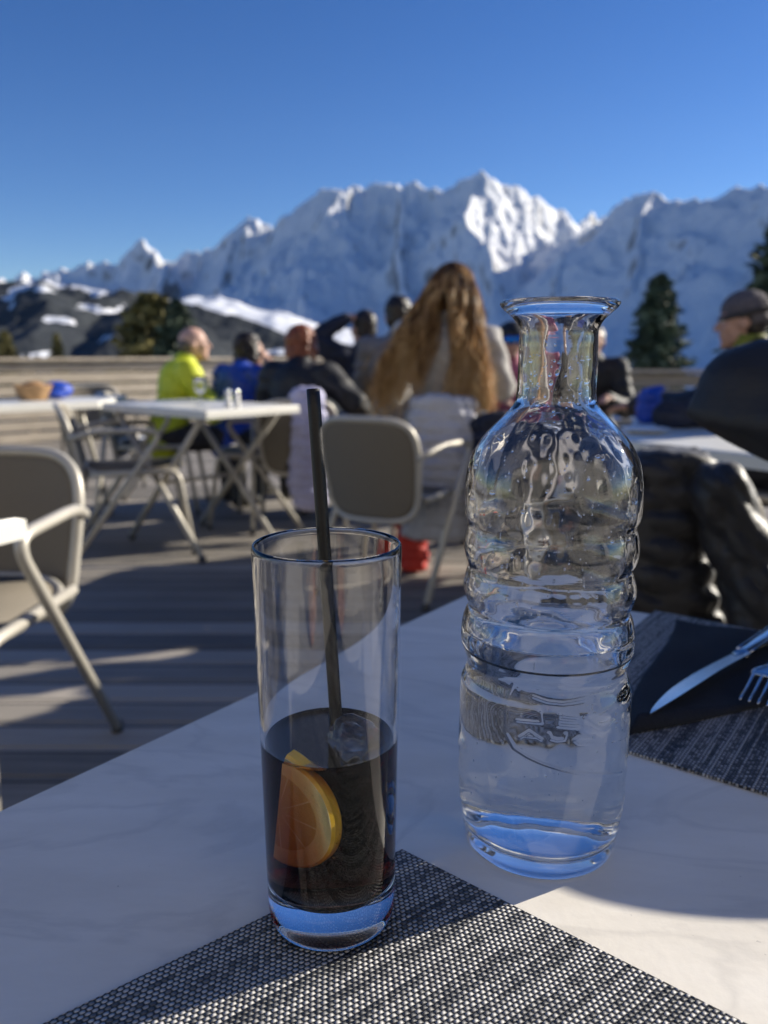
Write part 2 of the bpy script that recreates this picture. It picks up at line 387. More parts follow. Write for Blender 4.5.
# ================================================================== terrain
SNOW = snowmat()
def dirxy(px, py, r):
    d = ray(px, py); h = math.hypot(d.x, d.y); return (d.x/h*r, d.y/h*r, H+d.z/h*r)
def ridge_terrain(name, lines, az0, az1, r0, r1, na, nr, slope, amp, nsc, base, kind_mat, seed=0):
    az = np.radians(np.linspace(az0, az1, na)); rr = np.linspace(r0, r1, nr)
    A, Rr = np.meshgrid(az, rr, indexing='ij'); X = np.sin(A)*Rr; Y = np.cos(A)*Rr
    wx = (fbm(X/nsc+seed, Y/nsc+3.1, o=4)-.47)*nsc*.34; wy = (fbm(X/nsc+9.7+seed, Y/nsc+1.3, o=4)-.47)*nsc*.34
    Xw, Yw = X+wx, Y+wy
    Z = np.full_like(X, base)
    for ln, k in lines:
        p = np.array([dirxy(*q) for q in ln])
        for a, b in zip(p[:-1], p[1:]):
            d = b[:2]-a[:2]; L2 = (d**2).sum()
            t = np.clip(((Xw-a[0])*d[0]+(Yw-a[1])*d[1])/L2, 0, 1)
            dist = np.hypot(Xw-(a[0]+t*d[0]), Yw-(a[1]+t*d[1]))
            z = a[2]+t*(b[2]-a[2]) - slope*k*(dist**.93)*1.35
            Z = np.maximum(Z, z)
    rn = fbm(X/nsc*1.6+seed*2, Y/nsc*1.6, o=6, ridged=True)
    r2 = fbm(X/nsc*7+seed, Y/nsc*7+2, o=5, ridged=True)
    r3 = fbm((A*Rr+wx*.8)/210+seed, (Rr+wy)/950, o=5, ridged=True)
    Z = Z + ((rn-.62)*amp + (r2-.62)*amp*.26 + (r3-.62)*amp*.50)*np.clip((Z-base)/600+.25, 0, 1)
    return gridmesh(name, X, Y, Z, kind_mat), X, Y, Z
main = [(-260,285,9500),(-120,270,9800),(0,273,10000),(20,266,10000),(40,271,10000),(75,260,10000),(95,262,10000),(115,256,10000),(128,246,9800),(139,238,9800),(150,246,9900),(165,257,10000),(185,251,9800),
        (205,255,9600),(225,240,9400),(245,229,9200),(263,220,9000),(275,227,9000),(290,221,8900),(305,208,8700),(320,196,8600),(350,190,8500),(375,184,8400),(400,180,8300),(425,181,8200),(445,190,8100),(462,183,7900),(479,174,7700),
        (495,184,7800),(520,200,7900),(545,211,8100),(565,224,8300),(585,223,8800),(610,228,9300),(700,240,9600)]
spurs = [([(479,174,7700),(470,205,7200),(466,232,6800),(482,255,6400),(500,285,5900),(512,315,5300)], 1.0),
         ([(520,200,7900),(535,225,7400),(556,255,6900),(580,290,6300)], 1.3),
         ([(305,208,8700),(298,228,8200),(284,252,7700),(276,285,7100),(270,315,6500)], 1.1),
         ([(350,190,8500),(326,212,7900),(302,248,7200),(288,290,6500)], .82),
         ([(400,180,8300),(405,215,7700),(398,250,7100),(392,290,6400)], 1.2),
         ([(445,190,8100),(436,230,7400),(432,275,6600)], 1.35),
         ([(245,229,9200),(232,255,8600),(225,290,7800)], 1.2),
         ([(139,238,9800),(150,262,9100),(160,285,8300)], 1.3), ([(40,271,10000),(60,285,9200)], 1.3), ([(-120,270,9800),(-100,290,9000)], 1.3)]
mnt, *_ = ridge_terrain('snowy_mountain', [(main, 1.0)]+spurs, -36, 30, 4300, 12500, 560, 330, 1.08, 330, 1300, -200, SNOW, 3)
tag(mnt, kind='structure')
right = [(520,295,7000),(545,262,6900),(568,236,6700),(592,222,6500),(615,212,6200),(640,202,5900),(665,195,5600),(690,195,5400),(710,190,5200),(735,184,4900),(752,181,4700),(775,175,4500),(840,172,3900),(960,165,3200),(1100,190,2900)]
rsp = [([(592,222,6500),(575,255,5900),(560,290,5200)], 1.5), ([(665,195,5600),(640,240,5100),(618,290,4500)], 1.5), ([(735,184,4900),(700,240,4400),(670,300,3800)], 1.5), ([(840,172,3900),(790,240,3500),(740,310,3100)], 1.5)]
mr, *_ = ridge_terrain('snowy_mountain', [(right, 1.0)]+rsp, 7, 48, 2600, 8000, 300, 220, 1.05, 200, 1100, -200, SNOW, 11)
tag(mr, kind='structure')
# forested foothill with snow pastures
hill = [(-400,262,3300),(-200,276,3300),(0,283,3200),(45,281,3150),(75,284,3100),(110,287,3000),(150,293,2900),(185,299,2800),(212,309,2700),(250,324,2600),(290,337,2450),(340,349,2300),(420,356,2200)]
hs = [([(45,281,3150),(35,310,2500),(30,340,1900)], .9), ([(150,293,2900),(140,320,2300),(130,345,1800)], .9)]
hl, X, Y, Z = ridge_terrain('forested_hill', [(hill, 1.0)]+hs, -44, 4, 1300, 5200, 260, 180, .42, 70, 500, -260, forestmat(), 5)
tag(hl, kind='structure')
def proj(X, Y, Z):
    cz = Z-H; dep = Y*math.cos(P)-cz*math.sin(P); up = Y*math.sin(P)+cz*math.cos(P)
    return 384+F*X/dep, 512-F*up/dep
px, py = proj(X, Y, Z)
px = px+(fbm(X/160, Y/260, o=5)-.48)*95; py = py+(fbm(X/120+9, Y/200, o=5)-.48)*26
def ptch(cx, cy_, rx, ry): return np.clip(1.25-((px-cx)/rx)**2-((py-cy_)/ry)**2, 0, 1)*(Z > -1000)
sn = ptch(72,287,52,5.5)+ptch(12,290,18,6)+ptch(92,309,32,5)+ptch(20,302,8,8)+ptch(122,338,9,5)+ptch(62,325,10,4)+ptch(150,352,12,4)+ptch(270,354,28,3)+ptch(30,352,30,3)+ptch(180,320,8,3)
sn = np.clip(sn, 0, 1)
ca = hl.data.color_attributes.new('snow', 'FLOAT_COLOR', 'POINT'); ca.data.foreach_set('color', np.stack([sn.ravel()]*3+[np.ones(sn.size)], -1).ravel())
# sunlit open snow shoulder behind the hill
sh = [(150,300,4300),(200,297,4200),(232,299,4100),(262,312,4000),(300,335,3900),(340,350,3800)]
snb, *_ = ridge_terrain('snow_shoulder', [(sh, 1.0)], -20, 6, 3200, 5200, 90, 80, .30, 60, 500, -220, groundmat(), 8)
tag(snb, kind='structure')
# near ground: one sheet to the horizon
az = np.radians(np.linspace(-75, 75, 150)); rr = np.concatenate([np.linspace(.5, 30, 30), np.geomspace(34, 45000, 70)])
A, Rr = np.meshgrid(az, rr, indexing='ij'); X = np.sin(A)*Rr; Y = np.cos(A)*Rr
Z = -0.9 - np.clip((Rr-20)/900, 0, 1)*160 - np.clip((Rr-3000)/4000, 0, 1)*120
rise = np.clip((np.degrees(A)-7)/20, 0, 1)**1.1; bump_ = np.clip((Rr-60)/160, 0, 1)**1.5
Z = Z + rise*bump_*46 + (fbm(X/14, Y/14, o=4)-.5)*np.clip((Rr-18)/40, 0, 1)*2.2
gr = gridmesh('snow_ground', X, Y, Z, groundmat()); tag(gr, kind='structure')

# ================================================================== trees
def conifer(name, base, h, rad, leafm, label, n=2600, dens=1.0, taper=1.0, seed=1):
    rnd = random.Random(seed); t = empty(name, base, 0, label, 'tree')
    MB().tube([(0,0,-.5), (0.02*h*.2,0,h*.5), (0,0,h*.97)], [h*.022, h*.013, h*.003], 8).build('trunk', M['bark'], t)
    c = MB(); nb = int(n/26)
    for i in range(nb):
        zf = (i+.5)/nb; zf = .06+.94*zf**.9; z = h*zf
        L = rad*(1-zf)**taper*(.72+.5*rnd.random())+.04*rad
        a = i*2.399+rnd.random()*.8; dr = Vector((math.cos(a), math.sin(a), 0))
        droop = -.28-.25*rnd.random()+.5*zf
        for k in range(26):
            s = rnd.random()**.7; p = dr*L*s + Vector((0,0,z+L*s*droop+L*.18*s*s))
            p += Vector((rnd.gauss(0,1), rnd.gauss(0,1), rnd.gauss(0,.6)))*L*.10
            q = rad*(.05+.06*rnd.random()); u = Vector((rnd.gauss(0,1), rnd.gauss(0,1), rnd.gauss(0,.4))).normalized()*q*1.6
            v = u.cross(Vector((rnd.gauss(0,1), rnd.gauss(0,1), rnd.gauss(0,1)))).normalized()*q*.7
            v.z -= q*.3
            c.add([p-u, p-v, p+u, p+v], [(0,1,2,3)])
    c.build('crown', leafm, t, smooth=False); return t
def tree_at(px, ytop, ybot, wpx, D, m, label, n=2600, taper=1.0, seed=1, name='spruce_tree', extra=0):
    top = atY(px, ytop, D); bot = atY(px, ybot, D); rad = wpx/2/F*D
    conifer(name, (top.x, D, bot.z-extra), top.z-bot.z+extra, rad, m, label, n, 1, taper, seed)
tree_at(152, 296, 372, 92, 38, M['larch'], 'broad olive green conifer behind the plank fence, left of the man in yellow', 4200, .55, 3, 'pine_tree', 1)
tree_at(176, 301, 368, 60, 36, M['spruce'], 'darker conifer crown overlapping the broad olive one behind the man in yellow', 3000, .6, 13, 'pine_tree', 1)
tree_at(4, 332, 372, 46, 34, M['larch'], 'small olive conifer top above the fence at the far left edge', 1800, .8, 5, 'pine_tree', 1)
tree_at(56, 334, 372, 34, 34, M['larch'], 'slim olive conifer above the fence between far left tree and broad one', 1600, .8, 6, 'pine_tree', 1)
tree_at(661, 276, 372, 72, 48, M['spruce'], 'dark green spruce standing between bottle neck and man in beanie', 5200, .62, 7, 'spruce_tree', 2)
tree_at(792, 205, 330, 104, 60, M['spruce'], 'dark spruce half out of frame above the man in beanie', 5200, .7, 8, 'spruce_tree', 4)

# ================================================================== deck and fence
DECK = plankmat('weathered_deck_boards', 1, .145, (.085,.080,.072), (.40,.36,.31))
dk = MB(); yy = -2.0
DKX = (-9, 8)
while yy < 9.6:
    dk.box(((DKX[0]+DKX[1])/2, yy+.0715, -.0155), (DKX[1]-DKX[0], .138, .031), None, .003); yy += .145
dko = dk.build('wooden_deck', None, None, False); dko.data.materials.append(DECK); tag(dko, kind='structure')
FEN = mat('sunbleached_timber', (.41,.35,.275), .8, 0, .25, 6, .5, 30, stretch=(1,6,10))
def fence(x0, x1, Yv, ztop, label, rows=6, ang=0):
    t = empty('plank_fence', ((x0+x1)/2, Yv, 0), ang, label, 'fence')
    L = x1-x0; hb = ztop/rows
    for k in range(rows):
        MB().box((0, 0, hb*(k+.5)), (L, .03, hb*.80), None, .004).build('plank', FEN, t, False)
    MB().box((0, -.02, ztop+.018), (L+.04, .16, .035), None, .005).build('top_rail', FEN, t, False)
    n = max(2, int(L/1.8))
    for k in range(n+1):
        MB().box((-L/2+.06+(L-.12)*k/n, .06, ztop/2-.01), (.09, .09, ztop-.02), None, .006).build('post', FEN, t, False)
    return t
fence(-8.3, .3, 9.2, .93, 'low sunlit fence of horizontal weathered planks behind the left tables', 7, R(44))
fence(1.35, 6.5, 8.8, .80, 'low brown plank fence behind the right table, seen right of the bottle neck', 5)

# ---- added building front, unseen behind the viewer, to bounce warm light on the table
WOOD = plankmat('larch_cladding', 2, .19, (.30,.19,.11), (.50,.34,.21), .02)
ch = empty('bounce_chalet', (0, -2.9, 0), 0, 'added cream plastered building behind the viewer, unseen, bouncing warm light on the table', 'building')
MB().box((0, -.15, 2.3), (16, .30, 4.6)).build('wall', mat('cream_plaster', (.74,.70,.61), .85, 0, .05, 3, .3, 60), ch, False)
MB().box((0, -.75, 4.72), (17.5, 1.9, .22)).build('roof', M['bark'], ch, False)
MB().box((0, .02, .22), (16, .10, .44)).build('plinth', mat('granite_plinth', (.28,.27,.26), .8, 0, .3, 9), ch, False)
for xw in (-5.6, 5.3):
    fr = MB()
    for a_, b_ in (((xw, .03, 2.33), (1.24, .10, .09)), ((xw, .03, 1.02), (1.24, .10, .09)), ((xw-.58, .03, 1.67), (.08, .10, 1.22)), ((xw+.58, .03, 1.67), (.08, .10, 1.22)), ((xw, .03, 1.67), (.05, .08, 1.22))): fr.box(a_, b_)
    wo = fr.build('window', M['bark'], ch, False); MB().box((xw, .012, 1.67), (1.08, .02, 1.22)).build('pane', mat('dark_window_glass', (.02,.025,.03), .06), wo, False)
dr = MB().box((-3.6, .02, 1.08), (1.0, .06, 2.1), None, .01).build('door', M['bark'], ch, False); MB().tube([(-3.22,.06,1.0), (-3.22,.10,1.0), (-3.32,.10,1.0)], .012).build('handle', M['steel'], dr)
# ================================================================== the near table
# edges measured on the photograph; the table is a long slab
c0 = at(481, 588); el = (at(0, 810)-c0).normalized(); er = (at(768, 631)-c0).normalized()
tt = empty('stone_topped_table', (c0.x, c0.y, 0), 0, 'large pale stone-look terrace table in the foreground carrying carafe and tall glass', 'table')
def slab(corners, z0, z1, bev, name, m, parent, origin):
    """slab over a convex polygon with a rounded top edge"""
    cs = [Vector((c.x-origin.x, c.y-origin.y)) for c in corners]; n = len(cs)
    if sum(cs[i].x*cs[(i+1)%n].y-cs[(i+1)%n].x*cs[i].y for i in range(n)) < 0: cs.reverse()
    def inset(d):
        out = []
        for i in range(n):
            a = (cs[i]-cs[i-1]).normalized(); b = (cs[(i+1)%n]-cs[i]).normalized()
            na = Vector((-a.y, a.x)); nb = Vector((-b.y, b.x)); k = (na+nb)/(1+na.dot(nb)); out.append(cs[i]+k*d)
        return out
    # round the corners
    lv = [(0, z0), (0, z1-bev), (bev*.3, z1-bev*.3), (bev, z1)]; vs = []; fs = []
    rings = []
    for d, z in lv:
        q = inset(d); rg = []
        for i in range(n):
            rc = .012
            a = (q[i-1]-q[i]).normalized(); b = (q[(i+1)%n]-q[i]).normalized()
            for k in range(5):
                t = k/4; p = (q[i]+a*rc)*(1-t)**2+q[i]*2*t*(1-t)+(q[i]+b*rc)*t*t; rg.append(p)
        rings.append([(p.x, p.y, z) for p in rg])
    m_ = len(rings[0])
    for r_ in rings: vs += r_
    for l in range(len(lv)-1):
        for i in range(m_): fs.append((l*m_+i, l*m_+(i+1)%m_, (l+1)*m_+(i+1)%m_, (l+1)*m_+i))
    fs.append(tuple(reversed(range(m_)))); fs.append(tuple(range((len(lv)-1)*m_, len(lv)*m_)))
    return MB().add(vs, fs).build(name, m, parent, False)
TW, TLn = 1.28, .82
cn = [c0, c0+el*TW, c0+el*TW+er*TLn, c0+er*TLn]
slab(cn, TZ-.026, TZ, .0018, 'tabletop', tabletop_mat(), tt, c0)
ctr = (cn[0]+cn[2])/2 - c0
MB().box((ctr.x, ctr.y, .37), (.09, .09, .70), None, .01).build('leg', M['frame'], tt, False)
MB().lathe([(.30,0), (.30,.012), (.27,.022), (.06,.03)], 40, (ctr.x, ctr.y, .001)).build('base', M['frame'], tt)

# ---- placemats
WM = weave_mat('woven_vinyl')
def placemat(corner, da, db, la, lb, label, ang_x):
    """corner point, unit directions, lengths; x axis of the object runs across the long ribs"""
    t = bpy.data.meshes.new('placemat'); a = ang_x; ca_, sa = math.cos(-a), math.sin(-a)
    n1, n2 = 40, 30; X = np.zeros((n1, n2)); Y = np.zeros((n1, n2)); Z = np.zeros((n1, n2))
    vs = []; fs = []; hgt = .0016
    pts = []
    for zz in (0, hgt):
        for (u, v) in ((0,0), (1,0), (1,1), (0,1)):
            p = da*la*u+db*lb*v; ins = .0004 if zz else 0
            p += (da*(ins if u == 0 else -ins)+db*(ins if v == 0 else -ins))
            pts.append((p.x*ca_-p.y*sa, p.x*sa+p.y*ca_, zz))
    t.from_pydata(pts, [], [(4,5,6,7), (3,2,1,0), (0,1,5,4), (1,2,6,5), (2,3,7,6), (3,0,4,7)]); t.update()
    import bmesh
    bm = bmesh.new(); bm.from_mesh(t); bmesh.ops.recalc_face_normals(bm, faces=bm.faces); bm.to_mesh(t); bm.free()
    o = obj('placemat', t, WM); o.location = (corner.x, corner.y, TZ+.0004); o.rotation_euler = (0, 0, a)
    tag(o, label, 'placemat', 'woven placemats'); return o
mc = at(402, 852); ml = (at(50, 1024)-mc).normalized(); mr_ = (at(740, 1024)-mc).normalized()
placemat(mc, ml, mr_, .33, .45, 'dark grey woven vinyl placemat under the tall glass of cola, partly sunlit', math.atan2(-ml.y, -ml.x)-math.pi/2)
m2a = at(622, 752); m2b = at(768, 797); md = (m2b-m2a).normalized(); mu = (at(656, 611)-at(628, 634)).normalized()
# left corner: where the lower edge meets the left edge
pA = at(656, 611)
den = md.x*mu.y-md.y*mu.x; s_ = ((pA.x-m2a.x)*mu.y-(pA.y-m2a.y)*mu.x)/den; m2c = m2a+md*s_
L2 = (pA-m2c).length
print('mat2 corner', m2c, 'len', L2, 'px', proj(m2c.x, m2c.y, TZ))
mat2 = placemat(m2c, md, mu, .45, min(.33, L2-.004), 'black woven placemat across the table under the navy napkin and knife', math.atan2(mu.y, mu.x)-math.pi/2)

# ---- napkin (soft folded square, thick rolled edge)
def napkin():
    cs = [at(626, 745, TZ), at(790, 716, TZ), at(800, 622, TZ), at(652, 606, TZ)]
    cs = [at(629, 738), at(830, 697), at(800, 640), at(668, 625)]
    o0 = cs[0]; n = 60; vs = []; fs = []
    def S(u, v):
        p = (cs[0]*(1-u)+cs[1]*u)*(1-v)+(cs[3]*(1-u)+cs[2]*u)*v
        wv = .0010*math.sin(u*9+v*4)+.0008*math.sin(v*13-u*5)+.0012*vn(u*5, v*5)
        e = min(u, 1-u, v, 1-v); edge = min(1, e/.05)
        lift = .0045*math.exp(-(v/.10)**2)*(.5+.5*math.sin(u*6+1))
        return Vector((p.x, p.y, 0))-Vector((o0.x, o0.y, 0)), .0026+.0042*math.sqrt(edge)+wv*edge+lift*edge
    def vn(a, b): return float(vnoise(np.array([a]), np.array([b]))[0]-.5)
    for i in range(n+1):
        for j in range(n+1):
            p, z = S(i/n, j/n); b_ = .010*math.sin(j/n*5.2)*math.exp(-((i/n)/.2)**2)+.006*math.sin(i/n*7)*math.exp(-((j/n)/.2)**2)
            vs.append((p.x-b_, p.y-b_*.6, max(z, .0022)))
    for i in range(n):
        for j in range(n): fs.append((i*(n+1)+j, (i+1)*(n+1)+j, (i+1)*(n+1)+j+1, i*(n+1)+j+1))
    o = MB().add(vs, fs).build('folded_napkin', M['navy_nap']); o.location = (o0.x, o0.y, TZ)
    so_ = o.modifiers.new('t', 'SOLIDIFY'); so_.thickness = .0018; so_.offset = -1
    tag(o, 'dark navy folded napkin lying under the knife and fork', 'napkin'); return o
napkin()
# ---- knife
def ribbon_solid(name, line, widths, thick, m, parent, nside=12, z0=0):
    """flat lens-section solid along a centreline"""
    vs = []; fs = []; n = nside; N = len(line)
    for i, p in enumerate(line):
        p = Vector(p); t = (Vector(line[min(i+1, N-1)])-Vector(line[max(i-1, 0)])).normalized(); s = Vector((-t.y, t.x, 0)).normalized(); up = t.cross(s)*-1
        if up.z < 0: up = -up
        for k in range(n):
            th = 2*math.pi*k/n; vs.append(p+s*math.cos(th)*widths[i]/2+up*math.sin(th)*thick[i]/2)
    for i in range(N-1):
        for k in range(n): fs.append((i*n+k, i*n+(k+1)%n, (i+1)*n+(k+1)%n, (i+1)*n+k))
    fs.append(tuple(reversed(range(n)))); fs.append(tuple(range((N-1)*n, N*n)))
    o = MB().add(vs, fs).build(name, m, parent)
    return o
kt = at(650, 714, TZ+.012); kn = at(741, 655, TZ+.012); ke = at(806, 608, TZ+.012)
kroot = empty('table_knife', (kt.x, kt.y, TZ+.0115), 0, 'polished steel table knife pointing toward the carafe on the navy napkin', 'knife')
kd = kn-kt; kl = kd.length; kd.normalize(); ks = Vector((-kd.y, kd.x, 0))
vs = []; N = 26
up_e = []; lo_e = []
for i in range(N+1):
    t = i/N; c = kd*kl*t
    top = .0105*math.sin(min(1, t*2.6)*math.pi/2)**.7*(1-.25*max(0, t-.6)); bot = .0095*math.sin(min(1, t*1.9)*math.pi/2)**.8*(1-.22*t)
    bow = .0035*math.sin(t*math.pi)
    up_e.append(c+ks*(top*.55+bow)); lo_e.append(c-ks*(bot*1.0-bow))
mbk = MB(); vv = []
for a, b in zip(up_e, lo_e):
    a = a.copy(); b = b.copy(); w0 = (a-b).length; vv += [(a.x, a.y, .0010), (b.x, b.y, .0010+.26*w0), (a.x, a.y, -.0001), (b.x, b.y, .26*w0)]
ff = []
for i in range(N):
    q = 4*i; ff += [(q, q+1, q+5, q+4), (q+3, q+2, q+6, q+7), (q+2, q, q+4, q+6), (q+1, q+3, q+7, q+5)]
ff += [(0, 2, 3, 1), (4*N, 4*N+1, 4*N+3, 4*N+2)]
mbk.add(vv, ff); blade = mbk.build('blade', M['steel'], kroot, False)
hd = (ke-kn).length+.02; line = []; wd = []; th = []
for i in range(18):
    t = i/17; p = kd*(kl-.004+hd*t); line.append((p.x, p.y, .0012)); wd.append(.0125-.003*math.sin(min(1, t*5)*math.pi)+.006*t); th.append(.0055+.002*t)
ribbon_solid('handle', line, wd, th, M['steel'], kroot, 16)
for sgn in (-1, 1):
    mb = MB(); mb.tube([kd*(kl+.004+hd*t)+ks*sgn*(.0052+.0027*t)+Vector((0,0,.0032+.0009*t)) for t in [k/12 for k in range(12)]], .0010, 6)
    mb.build('handle_ridge', M['steel'], kroot)
# ---- fork
f0 = at(753, 704, TZ+.010); fn = at(775, 668, TZ+.012)
froot = empty('table_fork', (f0.x, f0.y, TZ+.0095), 0, 'polished steel fork at the right frame edge with tines on the napkin', 'fork')
fd = (at(782, 650)-at(748, 700)); fd.z = 0; fd.normalize(); fs_ = Vector((-fd.y, fd.x, 0))
def fz(t): return .0015+.011*math.exp(-((t-.045)/.02)**2)*.6
for k in range(4):
    off = (k-1.5)*.0058
    pts = [fd*(.046*t)+fs_*off*(1-.0*t)+Vector((0,0,.0015+.006*t*t)) for t in [j/8 for j in range(9)]]
    MB().tube(pts, [.0006]+[.0011]*3+[.0013]*5, 8).build('tine', M['steel'], froot)
line = [fd*(.040+.016*t)+Vector((0,0,.0068+.003*t)) for t in [j/6 for j in range(7)]]
ribbon_solid('tine_root', line, [.020, .0225, .0225, .021, .017, .012, .008], [.0022]*7, M['steel'], froot)
line = [fd*(.055+.14*t)+Vector((0,0,.0095+.002*math.sin(t*3)-.006*t)) for t in [j/12 for j in range(13)]]
ribbon_solid('handle', line, [.007-.001*math.sin(j/12*9) + .011*(j/12)**2 for j in range(13)], [.003+.0015*j/12 for j in range(13)], M['steel'], froot)

# ================================================================== the tall glass
GM = glassmat('clear_glass', 1.50)
gx = at(332, 915); GX, GY = gx.x, gx.y
GB = TZ+.0021
groot = empty('tall_glass', (GX, GY, GB), 0, 'tall clear straight-sided glass part filled with dark cola on the near placemat', 'glass')
SEG = 128
def rg(z): return .0277+(.0304-.0277)*(z/.168)
LIQ = .0845; LB = .0175
outer = [(.0005,.0018), (.017,.0018), (.0215,.0006), (.0245,.0004), (.0264,.0014), (.0274,.0040)]+[(rg(z), z) for z in np.linspace(.008, .1660, 26)]
WALL = .0017
rim = [(rg(.168)-.0001,.1672), (rg(.168)-.0006,.1680), (rg(.168)-.0010,.1682), (rg(.168)-.0014,.1679), (rg(.168)-WALL,.1668)]
inner = [(rg(z)-WALL, z) for z in np.linspace(.165, LIQ, 16)]
MB().lathe(outer+rim+inner, SEG, (0,0,0), True, False).build('glass_wall', GM, groot)
def caustic(o, caster=True):
    try:
        if caster: o.cycles.is_caustics_caster = True
        else: o.cycles.is_caustics_receiver = True
    except Exception as e: print('caustic flag', e)
# drink: wetted wall (glass to cola interface) and free surface
COLA_ABS = (.66, .34, .09)
COLA_W = glassmat('cola_against_glass', 1.335/1.50, COLA_ABS, 230); COLA_S = glassmat('cola_surface', 1.335, COLA_ABS, 230)
wr = [(rg(z)-WALL, z) for z in np.linspace(LIQ, LB+.006, 14)]
bt = [(rg(LB)-WALL-.0003, LB+.004), (rg(LB)-WALL-.0012, LB+.0018), (rg(LB)-WALL-.003, LB+.0006), (rg(LB)-WALL-.006, LB), (.012, LB-.0002), (.0005, LB-.0004)]
prof = list(reversed(wr+bt)); ri = rg(LIQ)-WALL
top = [(ri-.0008, LIQ-.0012), (ri-.0022, LIQ-.0017), (ri-.005, LIQ-.0018), (.0005, LIQ-.0018)]
mb = MB(); mb.lathe(prof, SEG, (0,0,0), True, False); nb_ = len(mb.f)
o = MB(); allp = prof+top; o.lathe(allp, SEG, (0,0,0), True, True)
cola = o.build('cola_drink', [COLA_W, COLA_S]); cola.location = (GX, GY, GB)
idx = np.zeros(len(cola.data.polygons), int); k0 = (len(prof)-1)*SEG; idx[k0:k0+len(top)*SEG] = 1; idx[-1] = 1; idx[-2] = 0
cola.data.polygons.foreach_set('material_index', idx); tag(cola, 'dark brown cola with bubbles filling the lower half of the tall glass', 'drink')
for i in (-1,): pass
# straw
s_top = atY(313, 389, .352); s_liq = at(336, 714, GB+LIQ)
sdv = (s_liq-s_top); s_bot = s_top+sdv*((GB+.022-s_top.z)/sdv.z)
off = Vector((s_bot.x-GX, s_bot.y-GY, 0))
if off.length > .021: s_bot -= off.normalized()*(off.length-.021)
print('straw', s_top, s_liq, s_bot, 'glass', GX, GY)
sd_ = (s_bot-s_top); L = sd_.length
mb = MB(); q = Vector((0,0,1)).rotation_difference(sd_.normalized()).to_matrix(); n = 28; pr = [(.0026,0), (.0029,.0002)]+[(.0029, L*k/20) for k in range(1, 21)]+[(.0026, L)]+[(.0023, L*(1-k/10)) for k in range(0, 11)]
vs = []
for r_, z in pr:
    for k in range(n): a = 2*math.pi*k/n; vs.append(q@Vector((r_*math.cos(a), r_*math.sin(a), z)))
fs = [(i*n+k, i*n+(k+1)%n, ((i+1)%len(pr))*n+(k+1)%n, ((i+1)%len(pr))*n+k) for i in range(len(pr)) for k in range(n)]
st = mb.add(vs, fs).build('drinking_straw', M['straw']); st.location = s_top; tag(st, 'black drinking straw leaning to the left in the tall cola glass', 'straw')
# lemon half-slice
def lemonmats():
    g = NG('lemon_flesh'); tc = g.n('ShaderNodeTexCoord').outputs['Object']; sp = g.n('ShaderNodeSeparateXYZ'); g.l(tc, sp.inputs[0])
    ang = g.math('ARCTAN2', sp.outputs[2], sp.outputs[0]); seg = g.math('ABSOLUTE', g.math('SINE', g.math('MULTIPLY', ang, 4.5)))
    rad = g.math('SQRT', g.math('ADD', g.math('POWER', sp.outputs[0], 2), g.math('POWER', sp.outputs[2], 2)))
    pith = g.math('GREATER_THAN', rad, .0178); rind = g.math('GREATER_THAN', rad, .0250)
    c = g.mix(g.math('LESS_THAN', seg, .10), (.70,.52,.18), (.85,.76,.45)); c = g.mix(pith, c, (.92,.80,.44)); c = g.mix(rind, c, (.90,.58,.06))
    g.l(c, g.b.inputs['Base Color']); g.b.inputs['Roughness'].default_value = .3; g.b.inputs['Subsurface Weight'].default_value = .3
    g.b.inputs['Subsurface Radius'].default_value = (.01,.006,.002); g.bump(g.noise(tc, 900, 3), .3, .001); return g.m
LR = .0262; mb = MB(); prof = []
vs = []; n = 40; T = .0032
for yy_, rr_ in ((-T, .95), (-T*.6, 1), (T*.6, 1), (T, .95)):
    vs.append((0, yy_, 0))
    for k in range(n+1): a = -math.pi/2+math.pi*k/n; vs.append((LR*rr_*math.cos(a), yy_, LR*rr_*math.sin(a)))
m_ = n+2; fs = []
for l in range(3):
    for k in range(m_): fs.append((l*m_+k, l*m_+(k+1)%m_, (l+1)*m_+(k+1)%m_, (l+1)*m_+k))
fs.append(tuple(range(m_))); fs.append(tuple(reversed(range(3*m_, 4*m_))))
lem = mb.add(vs, fs).build('lemon_slice', lemonmats(), None, False)
lem.location = (GX-.0165, GY-.0118, GB+.0600); lem.rotation_euler = (R(6), R(10), R(-34)); tag(lem, 'half slice of lemon sunk in the cola at the left of the glass', 'lemon slice')
# ice
def ice(px, py, dz, s, rz, label, seed):
    p = at(px, py, GB+LIQ+dz); mb = MB().box((0,0,0), (s, s*.85, s*.8), None, s*.22); o = mb.build('ice_cube', glassmat('ice', 1.31, (.9,.93,1), 5), None)
    k = o.modifiers.new('s', 'SUBSURF'); k.levels = 2; k.render_levels = 2; evaluated(o)
    me = o.data; n = len(me.vertices); co = np.empty(n*3); me.vertices.foreach_get('co', co); co = co.reshape(-1,3)
    d = (vnoise(co[:,0]*260+seed, co[:,1]*260, co[:,2]*260)-.5)*.0030; co *= (1+d/np.linalg.norm(co, axis=1))[:, None]; me.vertices.foreach_set('co', co.ravel()); me.update()
    o.location = p; o.rotation_euler = (R(18), R(24), rz); tag(o, label, 'ice cube', 'ice cubes in the cola'); return o
ice(355, 742, -.0035, .0215, R(25), 'melting clear ice cube breaking the cola surface beside the straw', 1)

